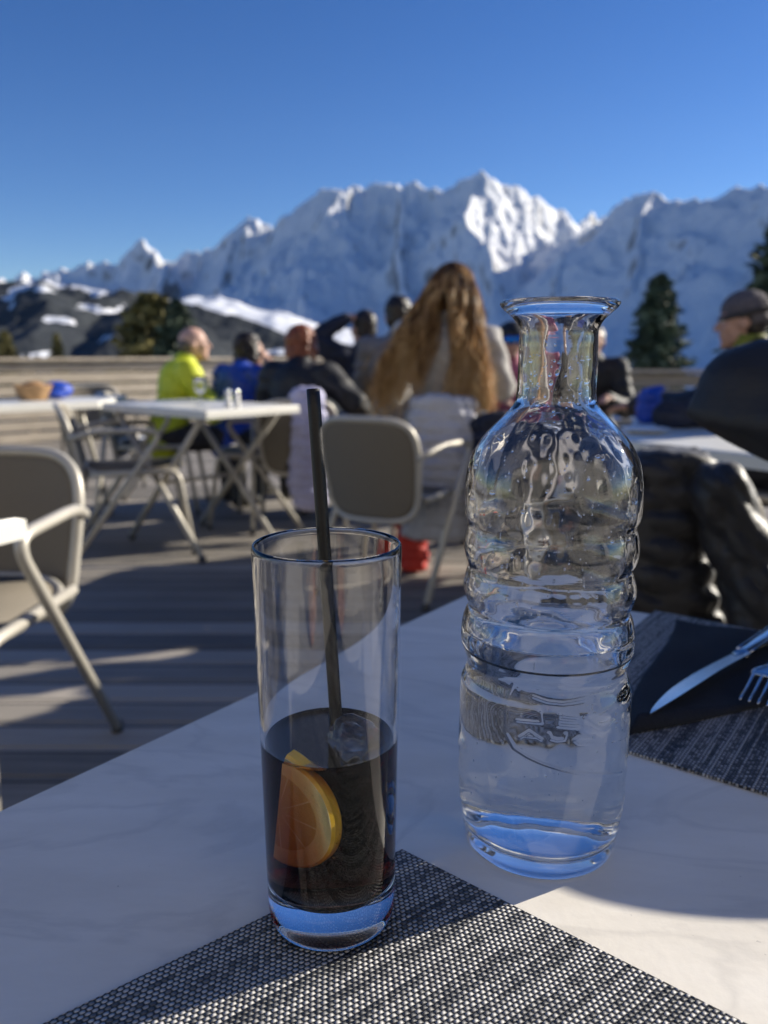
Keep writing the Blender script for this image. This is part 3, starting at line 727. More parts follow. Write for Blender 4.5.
# ================================================================== the carafe
bxy = at(538, 836); BX, BY = bxy.x, bxy.y
rows = [(302,502,622),(308,504.5,619),(314,511,612),(320,517,606),(326,520.5,602),(345,520.5,599),(372,520,598),(392,519,597.5),(405,516.5,600),(413,509,606),(424,498,616),(436,486,626),(448,477.5,633),(462,470.5,638),(478,467,640.5),(500,466,640.5),(514,466.5,639),(524,470,636),(534,467.5,637),(546,464,636),(556,466,634),(565,469.5,631),(575,466,632),(587,463,632.5),(597,466,629.5),(605,469,626.5),(614,464.5,629),(627,461.5,631),(642,461.5,630),(652,465,626),(660,467.5,623),(668,466,624),(678,461.5,627),(690,460,627),(720,458.8,625),(760,457.5,621.5),(795,458,617.5),(812,460,613.5)]
prof_o = []
for y_, xl, xr in rows:
    a = math.atan((y_-512)/F)+P; z = H-TZ-BY*math.tan(a); dep = BY*math.cos(P)+(H-TZ-z)*math.sin(P); prof_o.append(((xr-xl)/2/F*dep, z))
prof_o = [(r_, z) for r_, z in prof_o][::-1]
print('bottle', BX, BY, [(round(a,4), round(b,4)) for a, b in prof_o][:3], prof_o[-1])
za = np.array([p[1] for p in prof_o]); ra = np.array([p[0] for p in prof_o])
ztop = za[-1]
zlow = za[0]
def catmull(zq):
    i = np.clip(np.searchsorted(za, zq)-1, 0, len(za)-2); out = []
    m = np.gradient(ra, za)
    h = za[i+1]-za[i]; t = (zq-za[i])/h
    return (2*t**3-3*t**2+1)*ra[i]+(t**3-2*t**2+t)*h*m[i]+(-2*t**3+3*t**2)*ra[i+1]+(t**3-t**2)*h*m[i+1]
WL = .114                                   # water level above the table
BSEG = 640
zs = np.concatenate([np.linspace(zlow, .042, 20), np.linspace(.0425, .106, 160), np.linspace(.1048, ztop-.0022, 150)])
rb = ra[0]
botr = [(.0005,.0042), (.018,.0038), (.030,.0018), (.0335,.0004), (.0355,.0003), (.0372,.0014)]
kk = [(rb*.945, .0036), (rb*.975, .0065), (rb*.992, zlow*.75)] if zlow > .008 else [(rb*.96, .0032)]
out_r = [p[0] for p in botr+kk]+list(catmull(zs)); out_z = [p[1] for p in botr+kk]+list(zs)
rt = float(catmull(np.array([ztop-.0022]))[0])
lip = [(rt+.0006, ztop-.0012), (rt+.0005, ztop-.0002), (rt-.0006, ztop+.0006), (rt-.0024, ztop+.0007), (rt-.0042, ztop+.0002), (rt-.0058, ztop-.0014)]
out_r += [p[0] for p in lip]; out_z += [p[1] for p in lip]
out_r = np.array(out_r); out_z = np.array(out_z)
TH = 2*math.pi*np.arange(BSEG)/BSEG
RR = np.repeat(out_r[:, None], BSEG, 1); ZZ = np.repeat(out_z[:, None], BSEG, 1); TT = np.repeat(TH[None], len(out_r), 0)
# embossed strokes (relief in the glass wall), measured on the front wall
def oncyl(px_, py_, r_=.0408):
    d = ray(px_, py_); a = d.x**2+d.y**2; b = -2*(d.x*BX+d.y*BY); c = BX**2+BY**2-r_**2; t = (-b-math.sqrt(max(0, b*b-4*a*c)))/(2*a)
    x, y = d.x*t-BX, d.y*t-BY; return math.atan2(y, x) % (2*math.pi), H+d.z*t-TZ
Zm = lambda x, y: oncyl(480+x/4.8, 670+y/4.8)
strokes = [[(178,240),(240,246),(295,250)],[(290,205),(294,250)],[(378,215),(372,266)],[(378,215),(465,225)],[(375,240),(455,247)],[(372,266),(465,272)],[(500,232),(545,268),(590,284)],[(640,238),(590,284)],
           [(195,322),(238,292),(292,330)],[(215,312),(272,318)],[(330,303),(340,326),(370,334),(400,330),(408,305)],[(540,322),(470,320),(450,334),(470,350),(540,352)],
           [(150,80),(132,125),(130,220),(130,300),(168,370),(230,412),(300,445),(430,483),(560,498),(670,492)],[(150,80),(175,100)],[(250,135),(320,160),(400,168),(520,150)]]
D = np.full(RR.shape, 1.0)
for stp in strokes:
    q = [Zm(*p) for p in stp]
    for (t0, z0), (t1, z1) in zip(q[:-1], q[1:]):
        ax, ay = t0*.041, z0; bx_, by_ = t1*.041, z1; dx, dy = bx_-ax, by_-ay; l2 = dx*dx+dy*dy+1e-12
        u = np.clip(((TT*.041-ax)*dx+(ZZ-ay)*dy)/l2, 0, 1); D = np.minimum(D, np.hypot(TT*.041-ax-u*dx, ZZ-ay-u*dy))
body_mask = (ZZ > .02) & (ZZ < ztop-.01)
RR = RR + .00036*np.clip(1-D/.0012, 0, 1)**1.3*body_mask
wx = np.cos(TT)*RR; wy = np.sin(TT)*RR
hand = (vnoise(wx*55+3, wy*55+5, ZZ*55)-.5)*.00045 + (vnoise(wx*160+3, wy*160+5, ZZ*120)-.5)*.00022
fade = np.clip((ZZ-.004)/.02, 0, 1)*np.clip(RR/.01, 0, 1); RR = RR + hand*fade
def ringmesh(RRa, ZZa, TTa):
    X = RRa*np.cos(TTa); Y = RRa*np.sin(TTa); return np.stack([X, Y, ZZa], -1)
def closed_lathe(layers, name, mats, parent, capb, capt, midx=None):
    V = layers.reshape(-1, 3); m, n = layers.shape[:2]; i = np.arange(m*n).reshape(m, n); j = np.roll(i, -1, 1)
    q = np.stack([i[:-1], j[:-1], j[1:], i[1:]], -1).reshape(-1, 4); fs = q.tolist()
    if capb: fs.append(list(range(n))[::-1])
    if capt: fs.append(list(range((m-1)*n, m*n)))
    me = bpy.data.meshes.new(name); me.from_pydata(V.tolist(), [], fs); me.update(); o = obj(name, me, mats, parent, True)
    if midx is not None: me.polygons.foreach_set('material_index', midx)
    return o
WT = .0030
def inr(z):
    z = np.atleast_1d(z); r_ = catmull(np.clip(z, zlow, ztop))
    return r_-WT
WBT = .0085                                   # thickness of the carafe bottom
zin_dry = np.concatenate([np.linspace(ztop-.004, .2, 40), np.linspace(.199, WL, 90)])
zin_wet = np.concatenate([np.linspace(WL, WBT+.008, 100)])
def inner_layers(zq):
    r_ = inr(zq); Rq = np.repeat(r_[:, None], BSEG, 1); Zq = np.repeat(zq[:, None], BSEG, 1); Tq = np.repeat(TH[None], len(zq), 0)
    x, y = np.cos(Tq)*Rq, np.sin(Tq)*Rq
    return ringmesh(Rq+(vnoise(x*70+31, y*70+5, Zq*70)-.5)*.00042*np.clip((ztop-.004-Zq)/.01, 0, 1) + (vnoise(x*210+31, y*210, Zq*150)-.5)*.0002, Zq, Tq)
lay_o = ringmesh(RR, ZZ, TT); lay_i = inner_layers(zin_dry)
broot = empty('glass_carafe', (BX, BY, TZ+.0002), 0, 'clear ribbed glass water carafe with flared lip, half full, standing on the bare tabletop', 'carafe')
bw = closed_lathe(np.concatenate([lay_o, lay_i]), 'glass_wall', [glassmat('carafe_glass', 1.50, (.93,.96,.96), 4)], broot, True, False)
# water
lay_w = inner_layers(zin_wet); rw = float(inr(np.array([WBT+.008]))[0])
botw = [(rw-.0006, WBT+.005), (rw-.0022, WBT+.002), (rw-.0055, WBT), (rw*.55, WBT+.0012), (rw*.25, WBT+.0022), (.0005, WBT+.0024)]
bl = np.stack([ringmesh(np.full(BSEG, a), np.full(BSEG, b), TH) for a, b in botw])
low = np.concatenate([lay_w, bl])[::-1]
rs = float(inr(np.array([WL]))[0]); topw = [(rs-.0010, WL-.0011), (rs-.0025, WL-.0016), (rs-.0055, WL-.0017), (.0005, WL-.0017)]
tl = np.stack([ringmesh(np.full(BSEG, a), np.full(BSEG, b), TH) for a, b in topw])
lay = np.concatenate([low, tl]); nl = lay.shape[0]; mi = np.zeros((nl-1)*BSEG+2, int); mi[(len(low)-1)*BSEG:(nl-1)*BSEG] = 1; mi[-1] = 1
water = closed_lathe(lay, 'drinking_water', [glassmat('water_against_glass', 1.333/1.50), glassmat('water_surface', 1.333)], None, True, True, mi)
water.location = (BX, BY, TZ+.0002); tag(water, 'clear still water filling the lower part of the glass carafe', 'water')
# droplets on the dry inner wall, bubbles in the water and the cola
def beads(name, n, zr, rfun, sr, m, parent, loc, label=None):
    mb = MB()
    for i in range(n):
        z = random.uniform(*zr); a = random.uniform(0, 2*math.pi); s = random.uniform(*sr)*(1 if random.random() < .85 else 1.8); r_ = rfun(z)-s*.75
        mb.ell((r_*math.cos(a), r_*math.sin(a), z), (s, s, s*random.uniform(.9, 1.7)), 8, 6)
    o = mb.build(name, m, parent); o['kind'] = 'stuff'; return o
AIR = glassmat('air_bubble', 1/1.333); DROP = glassmat('water_drop', 1.333)
fr_ = lambda z: float(inr(np.array([z]))[0])
beads('droplets', 520, (.125, .245), fr_, (.00018, .00062), DROP, broot, None)
beads('bubbles', 230, (.03, .112), lambda z: fr_(z)-.0008, (.00012, .00032), AIR, water, None)
mb = MB()
for i in range(420):
    z = random.uniform(LB+.004, LIQ-.006); a = random.gauss(-.9, .5); s = random.uniform(.00012, .00028); r_ = rg(z)-WALL-s-.0004
    mb.ell((r_*math.cos(a), r_*math.sin(a), z), (s, s, s), 8, 6)
o = mb.build('bubbles', AIR, cola); o['kind'] = 'stuff'
for o in [bw, water, cola, bpy.data.objects['glass_wall']]: caustic(o)
for o in tt.children: caustic(o, False)
for o in bpy.data.objects:
    if o.name.startswith('placemat'): caustic(o, False)

# ================================================================== chairs and folding tables
def arc(pts, rad=.05, n=5):
    """polyline with rounded corners"""
    pts = [Vector(p) for p in pts]; out = [pts[0]]
    for a, b, c in zip(pts[:-2], pts[1:-1], pts[2:]):
        u = (a-b); v = (c-b); r_ = min(rad, u.length*.48, v.length*.48); u.normalize(); v.normalize()
        for k in range(n+1): t = k/n; out.append((b+u*r_)*(1-t)**2+b*2*t*(1-t)+(b+v*r_)*t*t)
    return out+[pts[-1]]
def make_chair():
    """faces +Y; origin on the floor below the seat centre"""
    t = empty('cafe_chair', (0,0,0), 0, 'x', 'chair', 'metal terrace chairs')
    W = .225
    def shield(u, v):                          # u -1..1 across, v 0..1 up
        w_ = W*(1-.14*(1-v)); x = u*w_
        y = -.215-.085*v-.045*(1-(u*u)); return Vector((x, y, .335+.415*v))
    # outline of the rounded back
    out = []
    for k in range(61):
        a = -math.pi*.5+2*math.pi*k/60; ca_, sa = math.cos(a), math.sin(a); e = .45
        u = math.copysign(abs(ca_)**e, ca_); v = .5+.5*math.copysign(abs(sa)**(.62 if sa > 0 else .4), sa); out.append(shield(u, v))
    out = out[:-1]
    vs = [shield(0, .5)]; rings = 7; fs = []
    for r_ in range(1, rings+1):
        for k in range(60):
            a = -math.pi*.5+2*math.pi*k/60; ca_, sa = math.cos(a), math.sin(a); e = .45; q = r_/rings
            u = math.copysign(abs(ca_)**e, ca_)*q; v = .5+.5*math.copysign(abs(sa)**(.62 if sa > 0 else .4), sa)*q; vs.append(shield(u, v))
    for k in range(60): fs.append((0, 1+k, 1+(k+1)%60))
    for r_ in range(rings-1):
        for k in range(60): fs.append((1+r_*60+k, 1+(r_+1)*60+k, 1+(r_+1)*60+(k+1)%60, 1+r_*60+(k+1)%60))
    o = MB().add(vs, fs).build('back_panel', M['mesh_fabric'], t); s = o.modifiers.new('t', 'SOLIDIFY'); s.thickness = .012; s.offset = 0
    MB().tube(out, .0140, 10, closed=True).build('back_frame', M['frame'], t)
    s_out = [(W*.98*math.copysign(abs(math.cos(a))**.5, math.cos(a)), .01+.235*math.copysign(abs(math.sin(a))**.5, math.sin(a)), .435-.015*math.cos(a*2)) for a in [2*math.pi*k/48 for k in range(48)]]
    MB().tube(s_out, .0115, 10, closed=True).build('seat_frame', M['frame'], t)
    o = MB().add([(0, .01, .437)]+s_out, [(0, 1+k, 1+(k+1)%48) for k in range(48)]).build('seat', M['mesh_fabric'], t); s = o.modifiers.new('t', 'SOLIDIFY'); s.thickness = .01; s.offset = 0
    for sx in (-1, 1):
        MB().tube(arc([(sx*.222, -.285, .600), (sx*.262, -.15, .640), (sx*.275, .155, .635), (sx*.262, -.30, .012)], .085, 9), .0140, 10).build('armrest_leg', M['frame'], t)
        MB().tube(arc([(sx*.218, -.20, .425), (sx*.228, .215, .430), (sx*.250, .275, .012)], .06, 7), .0135, 10).build('leg', M['frame'], t)
        for x_, y in ((.25, .275), (.262, -.30)): MB().lathe([(.015,0), (.016,.02), (.0135,.03)], 12, (sx*x_, y, .001)).build('foot_cap', M['rubber'], t)
    return t
chair0 = make_chair(); used = [0]
def chair(x, y, face, label):
    """face: compass degrees clockwise from +Y"""
    o = chair0 if not used[0] else copy_tree(chair0); used[0] = 1
    o.location = (x, y, 0); o.rotation_euler = (0, 0, -R(face)); o['label'] = label; return o
def make_table(corner, a, b, la, lb, label, ht=.745, th_=.038, m=None, xleg=True):
    t = empty('folding_table', (corner.x, corner.y, 0), 0, label, 'table', 'white topped terrace tables'); a = Vector((a.x, a.y, 0)).normalized(); b = Vector((b.x, b.y, 0)).normalized()
    cs = [corner, corner+a*la, corner+a*la+b*lb, corner+b*lb]
    slab(cs, ht-th_, ht, .008, 'tabletop', m or M['top_white'], t, corner)
    for s in (.10, .90):
        if xleg:
            for d0, d1 in ((.14, .90), (.90, .14)):
                p0 = a*la*s+b*lb*d0; p1 = a*la*s+b*lb*d1; off = a*(.02 if d0 < d1 else -.02)
                MB().tube([p0+off+Vector((0,0,ht-th_)), p1+off+Vector((0,0,.03))], .016, 10).build('leg', M['frame'], t)
                MB().ell(tuple(p1+off+Vector((0,0,.022))), (.022,.022,.021), 10, 8).build('foot', M['rubber'], t)
        else:
            for d in (.12, .88):
                p = a*la*s+b*lb*d; MB().tube([p+Vector((0,0,ht-th_)), p+Vector((0,0,.003))], .02, 10).build('leg', M['frame'], t)
    z = ht*.5
    MB().tube([a*la*.10+b*lb*.52+Vector((0,0,z-.02)), a*la*.90+b*lb*.52+Vector((0,0,z-.02))], .012, 8).build('crossbar', M['frame'], t)
    return t
TH_ = .745
A0 = at(205, 411, TH_); A1 = at(300, 405, TH_); A2 = at(101, 403, TH_)
print('table A', A0, A1, A2)
dA = (A2-A0).normalized(); dB = Vector((-dA.y, dA.x, 0)); dB = dB if dB.x > 0 else -dB
dR = (A1-A0); make_table(A0, dR, (A2-A0), dR.length, min(1.0, (A2-A0).length), 'white topped folding table with crossed legs before the man in yellow')
B1 = at(100, 401, TH_); B0 = at(-40, 407, TH_); make_table(B1, (B0-B1), Vector((-.1, 1, 0)), 1.3, .7, 'white topped folding table at the left edge holding a wicker basket')
C1 = at(29, 514, TH_); C0 = at(-60, 528, TH_); make_table(C1, (C0-C1), Vector((-.45, -1, 0)), .8, .6, 'white tabletop corner poking in at the left edge before the near chair', xleg=False)
D0 = at(622, 440, TH_); D1 = at(768, 456, TH_); make_table(D0, (D1-D0), Vector((.35, 1, 0)), 1.9, 1.05, 'long pale table on the right behind the carafe where the man in beanie sits', xleg=False)
print('D', D0, D1)
# chairs in view
chair(-1.00, 1.72, 184, 'large taupe metal chair nearest the camera at the left edge, its armrest curving down')
chair(-1.30, 4.10, 72, 'taupe chair turned sideways at the left end of the crossed-leg table')
chair(-.70, 4.75, -80, 'taupe chair at the right end of the crossed-leg table, its arm under the tabletop edge')
chair(.06, 3.42, 26, 'taupe metal chair with curved armrest in front of the blond woman')
chair(.32, 3.88, 4, 'chair under the blond woman, hung with a white quilted coat')
chair(.58, 1.88, 8, 'chair draped with a black puffer jacket just beyond the near table')
chair(-.50, 4.72, -4, 'chair of the auburn haired person, hung with a lavender jacket')
chair(-1.48, 5.22, 85, 'chair under the man in the yellow jacket')
chair(1.72, 3.35, -70, 'chair under the man in the grey beanie')
chair(-2.2, 6.2, 150, 'chair with pale rounded back beyond the left edge table')

# ================================================================== people
def hand(mb, wr_, dr, palm_up=0, curl=.5, s=1.0, side=1):
    """palm, four bent fingers, thumb; all united with the arm"""
    wr_ = Vector(wr_); dr = Vector(dr).normalized(); sd2 = dr.cross(Vector((0,0,1)))
    if sd2.length < .1: sd2 = dr.cross(Vector((0,1,0)))
    sd2.normalize(); nn = sd2.cross(dr).normalized()
    mb.caps(wr_, .026*s, wr_+dr*.055*s, .030*s, 10, .75)
    for k, (o_, ln) in enumerate(((-.027,.070), (-.009,.080), (.009,.075), (.026,.058))):
        b = wr_+dr*.075*s+sd2*o_*s; k1 = b+dr*ln*.5*s-nn*curl*.02*s; k2 = k1+(dr*(1-curl)-nn*curl).normalized()*ln*.5*s
        mb.caps(b-dr*.02, .0095*s, k1, .0088*s, 8); mb.caps(k1, .0088*s, k2, .0075*s, 8)
    b = wr_+dr*.025*s-sd2*.028*s*side; k1 = b+(dr*.6-sd2*.7*side).normalized()*.038*s; mb.caps(b, .012*s, k1, .010*s, 8); mb.caps(k1, .010*s, k1+(dr-nn*.3).normalized()*.028*s, .008*s, 8)
def person(loc, face, label, top, bottom='black', skin='skin', hair=None, hairm='hair_dark', lean=0, side=0, head=(0,0), head_off=(0,0,0),
           armL=None, armR=None, stand=False, pad=.018, fold=.010, head_s=1.0, collar=None, hat=None, seat=.47, scale=1.0, er=None):
    """seated figure facing +Y locally. arms: (elbow, wrist, hand_dir) in local metres; lean forward / side in degrees; head=(turn, nod)"""
    t = empty('person', loc, -R(face), label, 'person'); t.scale = (scale,)*3
    hipz = seat+.07
    ML = Matrix.Rotation(R(-lean), 3, 'X') @ Matrix.Rotation(R(side), 3, 'Y'); hip = Vector((0, -.06, hipz))
    def U(x, y, z): return hip+ML@Vector((x, y, z))
    sh = {s: U(s*.175, .0, .455) for s in (-1, 1)}; neck0 = U(0, .0, .50); neck1 = U(0, .025, .575)
    hc = U(0, .045, .655)+Vector(head_off)
    Hm = Matrix.Rotation(-R(head[0]), 3, 'Z') @ Matrix.Rotation(-R(head[1]), 3, 'X') @ Matrix.Rotation(R(side*.5), 3, 'Y')
    hd_ = lambda x, y, z: hc+Hm@Vector((x, y, z))*head_s
    arms = {}
    for s, a in ((-1, armL), (1, armR)):
        if a is None: a = ((s*.25, .10, hipz+.16), (s*.14, .34, hipz+.25), (-s*.2, 1, 0))
        arms[s] = [Vector(q) for q in a]
    ctrl = {}
    knee = {s: Vector((s*.12, .38, hipz-.02)) for s in (-1, 1)}; ank = {s: Vector((s*.13, .40, .10)) for s in (-1, 1)}
    if stand: knee = {s: Vector((s*.10, .0, .52)) for s in (-1, 1)}; ank = {s: Vector((s*.11, -.04, .10)) for s in (-1, 1)}
    # body: one surface
    b = MB()
    b.ell(U(0, .0, .04), (.165, .115, .12)); b.caps(U(0,0,.06), .125, U(0,.005,.22), .118, 16, .8); b.caps(U(0,.005,.22), .122, U(0,0,.37), .140, 16, .75)
    b.caps(sh[-1], .062, sh[1], .062, 12); b.caps(neck0, .060, neck1, .052, 12)
    for s in (-1, 1):
        e, wv, hdv = arms[s]; b.caps(sh[s], .058, e, .043, 12); b.caps(e, .042, wv, .027, 12); hand(b, wv, hdv, 0, .45, 1, -s)
        b.caps(Vector((s*.09, -.03, hipz)), .088, knee[s], .060, 12); b.caps(knee[s], .058, ank[s], .038, 12); b.caps(ank[s]-Vector((0,.02,.05)), .036, ank[s]+Vector((0,.13,-.065)), .030, 10)
    # head: skull, jaw, nose, brow, lips, ears
    b.ell(hd_(0, -.012, .025), (.076*head_s, .094*head_s, .090*head_s), 20, 14, Hm); b.ell(hd_(0, .022, -.045), (.058*head_s, .066*head_s, .068*head_s), 16, 12, Hm)
    b.caps(neck1, .050, hd_(0, -.02, -.05), .050, 12)
    b.caps(hd_(0, .082, .012), .009, hd_(0, .104, -.022), .0125, 8); b.caps(hd_(-.03, .078, .030), .010, hd_(.03, .078, .030), .010, 8)
    b.ell(hd_(0, .083, -.055), (.024, .009, .008), 10, 8, Hm); b.ell(hd_(0, .072, -.098), (.022, .016, .014), 10, 8, Hm)
    for s in (-1, 1): b.ell(hd_(s*.078, -.008, -.008), (.009, .018, .031), 10, 8, Hm); b.ell(hd_(s*.040, .062, -.020), (.022, .02, .022), 10, 8, Hm)
    blob(b, 'body', M[skin], t, .0085, 2)
    for s in (-1, 1): MB().ell(hd_(s*.030, .0775, .010), (.012, .008, .0075), 12, 8, Hm).build('eye', M['porcelain'], t); MB().ell(hd_(s*.030, .0845, .010), (.0052, .003, .0052), 10, 6, Hm).build('iris', M['hair_dark'], t)
    # jacket
    j = MB(); pd = pad
    j.caps(U(0,0,.0), .150+pd, U(0,.005,.20), .135+pd, 18, .80); j.caps(U(0,.0,.20), .135+pd, U(0,-.005,.38), .150+pd, 18, .76); j.caps(sh[-1], .068+pd*.7, sh[1], .068+pd*.7, 12)
    j.caps(U(0,0,.44), .10, U(0,.01,.52), .072+pd*.4, 12)
    for s in (-1, 1):
        e, wv, hdv = arms[s]
        q_ = er if (er and s == 1) else .052+pd*.9
        j.caps(sh[s], .066+pd, e, q_, 14); j.caps(e, q_, wv-(wv-e).normalized()*.01, .036+pd*.5, 14)
    if collar: j.caps(U(0,.0,.50), .072, U(0,.012,.555), .066, 12)
    blob(j, 'jacket', M[top], t, .011, 3, fold)
    if collar:
        MB().lathe([(.070,-.03), (.074,0), (.069,.032), (.061,.030), (.063,-.03)], 24, tuple(U(0,.018,.565)), False, False).build('collar', M[collar], t)
    # trousers and boots
    tr = MB(); tr.ell(U(0,0,.01), (.175,.135,.11))
    for s in (-1, 1): tr.caps(Vector((s*.09, -.03, hipz)), .100, knee[s], .075, 14); tr.caps(knee[s], .074, ank[s]+Vector((0,0,.03)), .056, 14)
    blob(tr, 'trousers', M[bottom], t, .012, 3, .006)
    bt_ = MB()
    for s in (-1, 1):
        a = ank[s]; x = MB(); x.caps(a+Vector((0,0,.05)), .055, a+Vector((0,0,-.03)), .055, 12); x.caps(a+Vector((0,-.02,-.058)), .042, a+Vector((0,.13,-.064)), .036, 12); blob(x, 'boot', M['shoe'], t, .01, 2)
    # hair or hat
    if hair == 'short':
        h = MB(); h.ell(hd_(0, -.026, .040), (.083*head_s, .092*head_s, .088*head_s), 20, 14, Hm); h.ell(hd_(0, -.05, -.01), (.075, .062, .075), 16, 12, Hm); blob(h, 'hair', M[hairm], t, .008, 1, .006, .03)
    elif hair == 'bob':
        h = MB(); h.ell(hd_(0, -.028, .038), (.090, .098, .092), 20, 14, Hm); h.ell(hd_(0, -.06, -.04), (.088, .06, .095), 16, 12, Hm)
        for s in (-1, 1): h.ell(hd_(s*.075, -.02, -.02), (.024, .05, .075), 12, 10, Hm)
        blob(h, 'hair', M[hairm], t, .008, 1, .012, .035)
    elif hair == 'fringe':        # a receding band round the back
        h = MB(); h.ell(hd_(0, -.045, .0), (.080, .066, .062), 18, 12, Hm); blob(h, 'hair', M[hairm], t, .008, 1, .003, .02)
    if hat == 'beanie':
        h = MB(); h.ell(hd_(0, -.02, .058), (.088, .102, .082), 20, 14, Hm); h.ell(hd_(0, -.05, .02), (.084, .07, .06), 16, 12, Hm); blob(h, 'beanie', M['beanie'], t, .008, 1, .004, .02)
        for r_ in range(1): 
            mb = MB(); mb.tube([hd_(.089*math.cos(a), -.022+.104*math.sin(a), .040-.018*math.cos(a-math.pi/2)) for a in [2*math.pi*k/28 for k in range(28)]], .013, 8, closed=True); mb.build('beanie_cuff', M['charcoal'], t)
    if hat == 'helmet':
        h = MB(); h.ell(hd_(0, -.018, .045), (.108, .125, .098), 22, 14, Hm); h.ell(hd_(0, -.06, -.005), (.10, .08, .085), 16, 12, Hm); blob(h, 'helmet', M['black'], t, .009, 2)
        g = MB(); g.ell(hd_(0, .068, .012), (.078, .042, .040), 20, 12, Hm); g.build('goggles', M['lens_blue'], t)
    t['hc'] = tuple(hc)
    return t, hc, hd_, U

person((-1.36, 5.20, 0), 62, 'balding man in an acid yellow jacket sitting at the crossed-leg table', 'yellow', 'charcoal', 'skin_pale', 'fringe', 'hair_grey', lean=16, head=(16, -4), scale=.95, seat=.43,
       armL=((-.27,.20,.66), (-.10,.42,.76), (.4,.8,.1)), armR=((.27,.20,.66), (.10,.42,.76), (-.4,.8,.1)))
person((-1.00, 5.35, 0), 35, 'dark haired person in a royal blue jacket with a hand raised to the face', 'blue', 'black', 'skin', 'bob', 'hair_dark', lean=18, head=(22, 0), scale=.93, seat=.42,
       armR=((.27,.24,.74), (.13,.24,.98), (-.3,.0,1)))
person((-.50, 4.62, 0), 16, 'auburn haired person in a black jacket seen from behind, sitting before a lavender coat', 'black', 'charcoal', 'skin', 'bob', 'hair_red', lean=14, head=(24, 0), pad=.03, scale=.93, seat=.43,
       armR=((.36,.05,.78), (.40,.26,.66), (0,1,0)))
person((-.14, 5.55, 0), -20, 'person in a dark navy jacket with one arm raised and a hand on the head', 'navy', 'black', 'skin_pale', 'short', 'hair_dark', lean=2, head=(-10, 0),
       armL=((-.36,.02,1.12), (-.13,-.02,1.26), (1,.1,.1)), scale=.98)
person((.09, 5.0, 0), 10, 'dark haired person in a grey sweater half hidden behind the blond woman', 'grey', 'charcoal', 'skin', 'short', 'hair_dark', lean=2, head=(0, 0), seat=.50)
person((.86, 5.6, 0), 175, 'skier in a pink jacket wearing a black helmet and blue mirrored goggles', 'pink', 'black', 'skin', None, 'hair_dark', lean=8, hat='helmet', scale=.95, seat=.43)
person((1.44, 5.6, 0), 200, 'person all in black sitting just right of the carafe neck', 'black', 'black', 'skin', 'short', 'hair_dark', lean=14, seat=.44, scale=.95)
person((1.60, 3.45, 0), -62, 'man in a grey beanie and black jacket with lime collar at the long pale table', 'black', 'black', 'skin', 'short', 'hair_dark', lean=10, head=(-12, 4), hat='beanie', collar='collar', pad=.03, seat=.47, scale=.96,
       armL=((-.30,.22,.80), (-.12,.50,.80), (.3,1,0)), armR=((.30,.22,.80), (.08,.50,.80), (-.3,1,0)))

# ---- blond woman
bwm, hc, hdf, UU = person((.255, 3.80, 0), 8, 'woman with very long golden blond hair and a pale sweater, seen from behind', 'cream', 'charcoal', 'skin', None, lean=5, side=5, head=(14, 4), pad=.004,
       armR=((.29,.06,.80), (.20,.32,.88), (-.3,1,0)), scale=1.05, seat=.50)
def long_hair(parent, hc, hdf):
    rnd = random.Random(4); mb = MB()
    base = MB(); base.ell(hdf(0, -.026, .036), (.090, .098, .092), 20, 14); base.ell(hdf(0, -.055, -.03), (.086, .06, .09), 16, 12)
    v0 = len(mb.v)
    mb.add(base.v, base.f)
    locks = []
    for i in range(46):
        a = math.pi*(.90+1.2*i/45); s = math.cos(a)
        if s < -.02: e = Vector((-.30+.27*(1+s)+rnd.gauss(0,.012), -.225-.05*rnd.random(), -.50+.12*(1+s)+rnd.gauss(0,.03)))
        else: e = Vector((-.01+.15*s+rnd.gauss(0,.012), -.225-.05*rnd.random(), -.56+.05*s+rnd.gauss(0,.04)))
        if -.42 < s < .12: e = Vector((-.20 if s < -.15 else .05, e.y, e.z+.10+.04*rnd.random()))
        locks.append((a, s, e, rnd.random()*6.28, rnd.uniform(.8, 1.3)))
    for a0, s0, e0, ph, fq in locks:
        for k_ in range(30):
            a = a0+rnd.gauss(0,.05); el_ = rnd.uniform(.05, 1.42)
            st_ = Vector((math.cos(a)*.092*math.cos(el_), math.sin(a)*.100*math.cos(el_)-.026, .036+.092*math.sin(el_)))
            q = Vector((rnd.gauss(0,1), rnd.gauss(0,1)*.6, 0))*.011; e = e0+q*1.6+Vector((0, 0, rnd.uniform(-.05, .09)*1.2))
            if rnd.random() < .06: e += Vector((rnd.gauss(0,.03), rnd.gauss(0,.02), .05))
            mid = Vector((st_.x*1.5+.22*(e.x-st_.x), min(st_.y*1.1, -.03)-.095, -.09)); pts = []; N = 20
            for k in range(N):
                t = k/(N-1); p = st_*(1-t)**2+mid*2*t*(1-t)+e*t*t
                w_ = .024*t**.8; p += Vector((math.sin(t*11*fq+ph), .7*math.cos(t*10*fq+ph), 0))*w_+Vector((math.sin(t*23*fq+ph*2+k_*.1), 0, 0))*.004*t
                pts.append(Vector(hc)+p)
            r0 = rnd.uniform(.0022, .0040); mb.tube(pts, [r0*(1-.7*(k/(N-1))**2) for k in range(N)], 4)
    o = mb.build('long_hair', M['hair_blond'], parent); return o
long_hair(bwm, hc, hdf)

person((0, -.42, 0), 0, 'added unseen diner in a dark jacket behind the viewpoint, blocking reflections in the glassware', 'black', 'black', 'skin', 'short', 'hair_dark', lean=-4, seat=.47, pad=.03,  # figure added out of view to keep bright reflections off the glass
       armL=((-.30,.02,.80), (-.17,.26,.79), (.2,1,0)), armR=((.30,.02,.80), (.17,.26,.79), (-.2,1,0)))
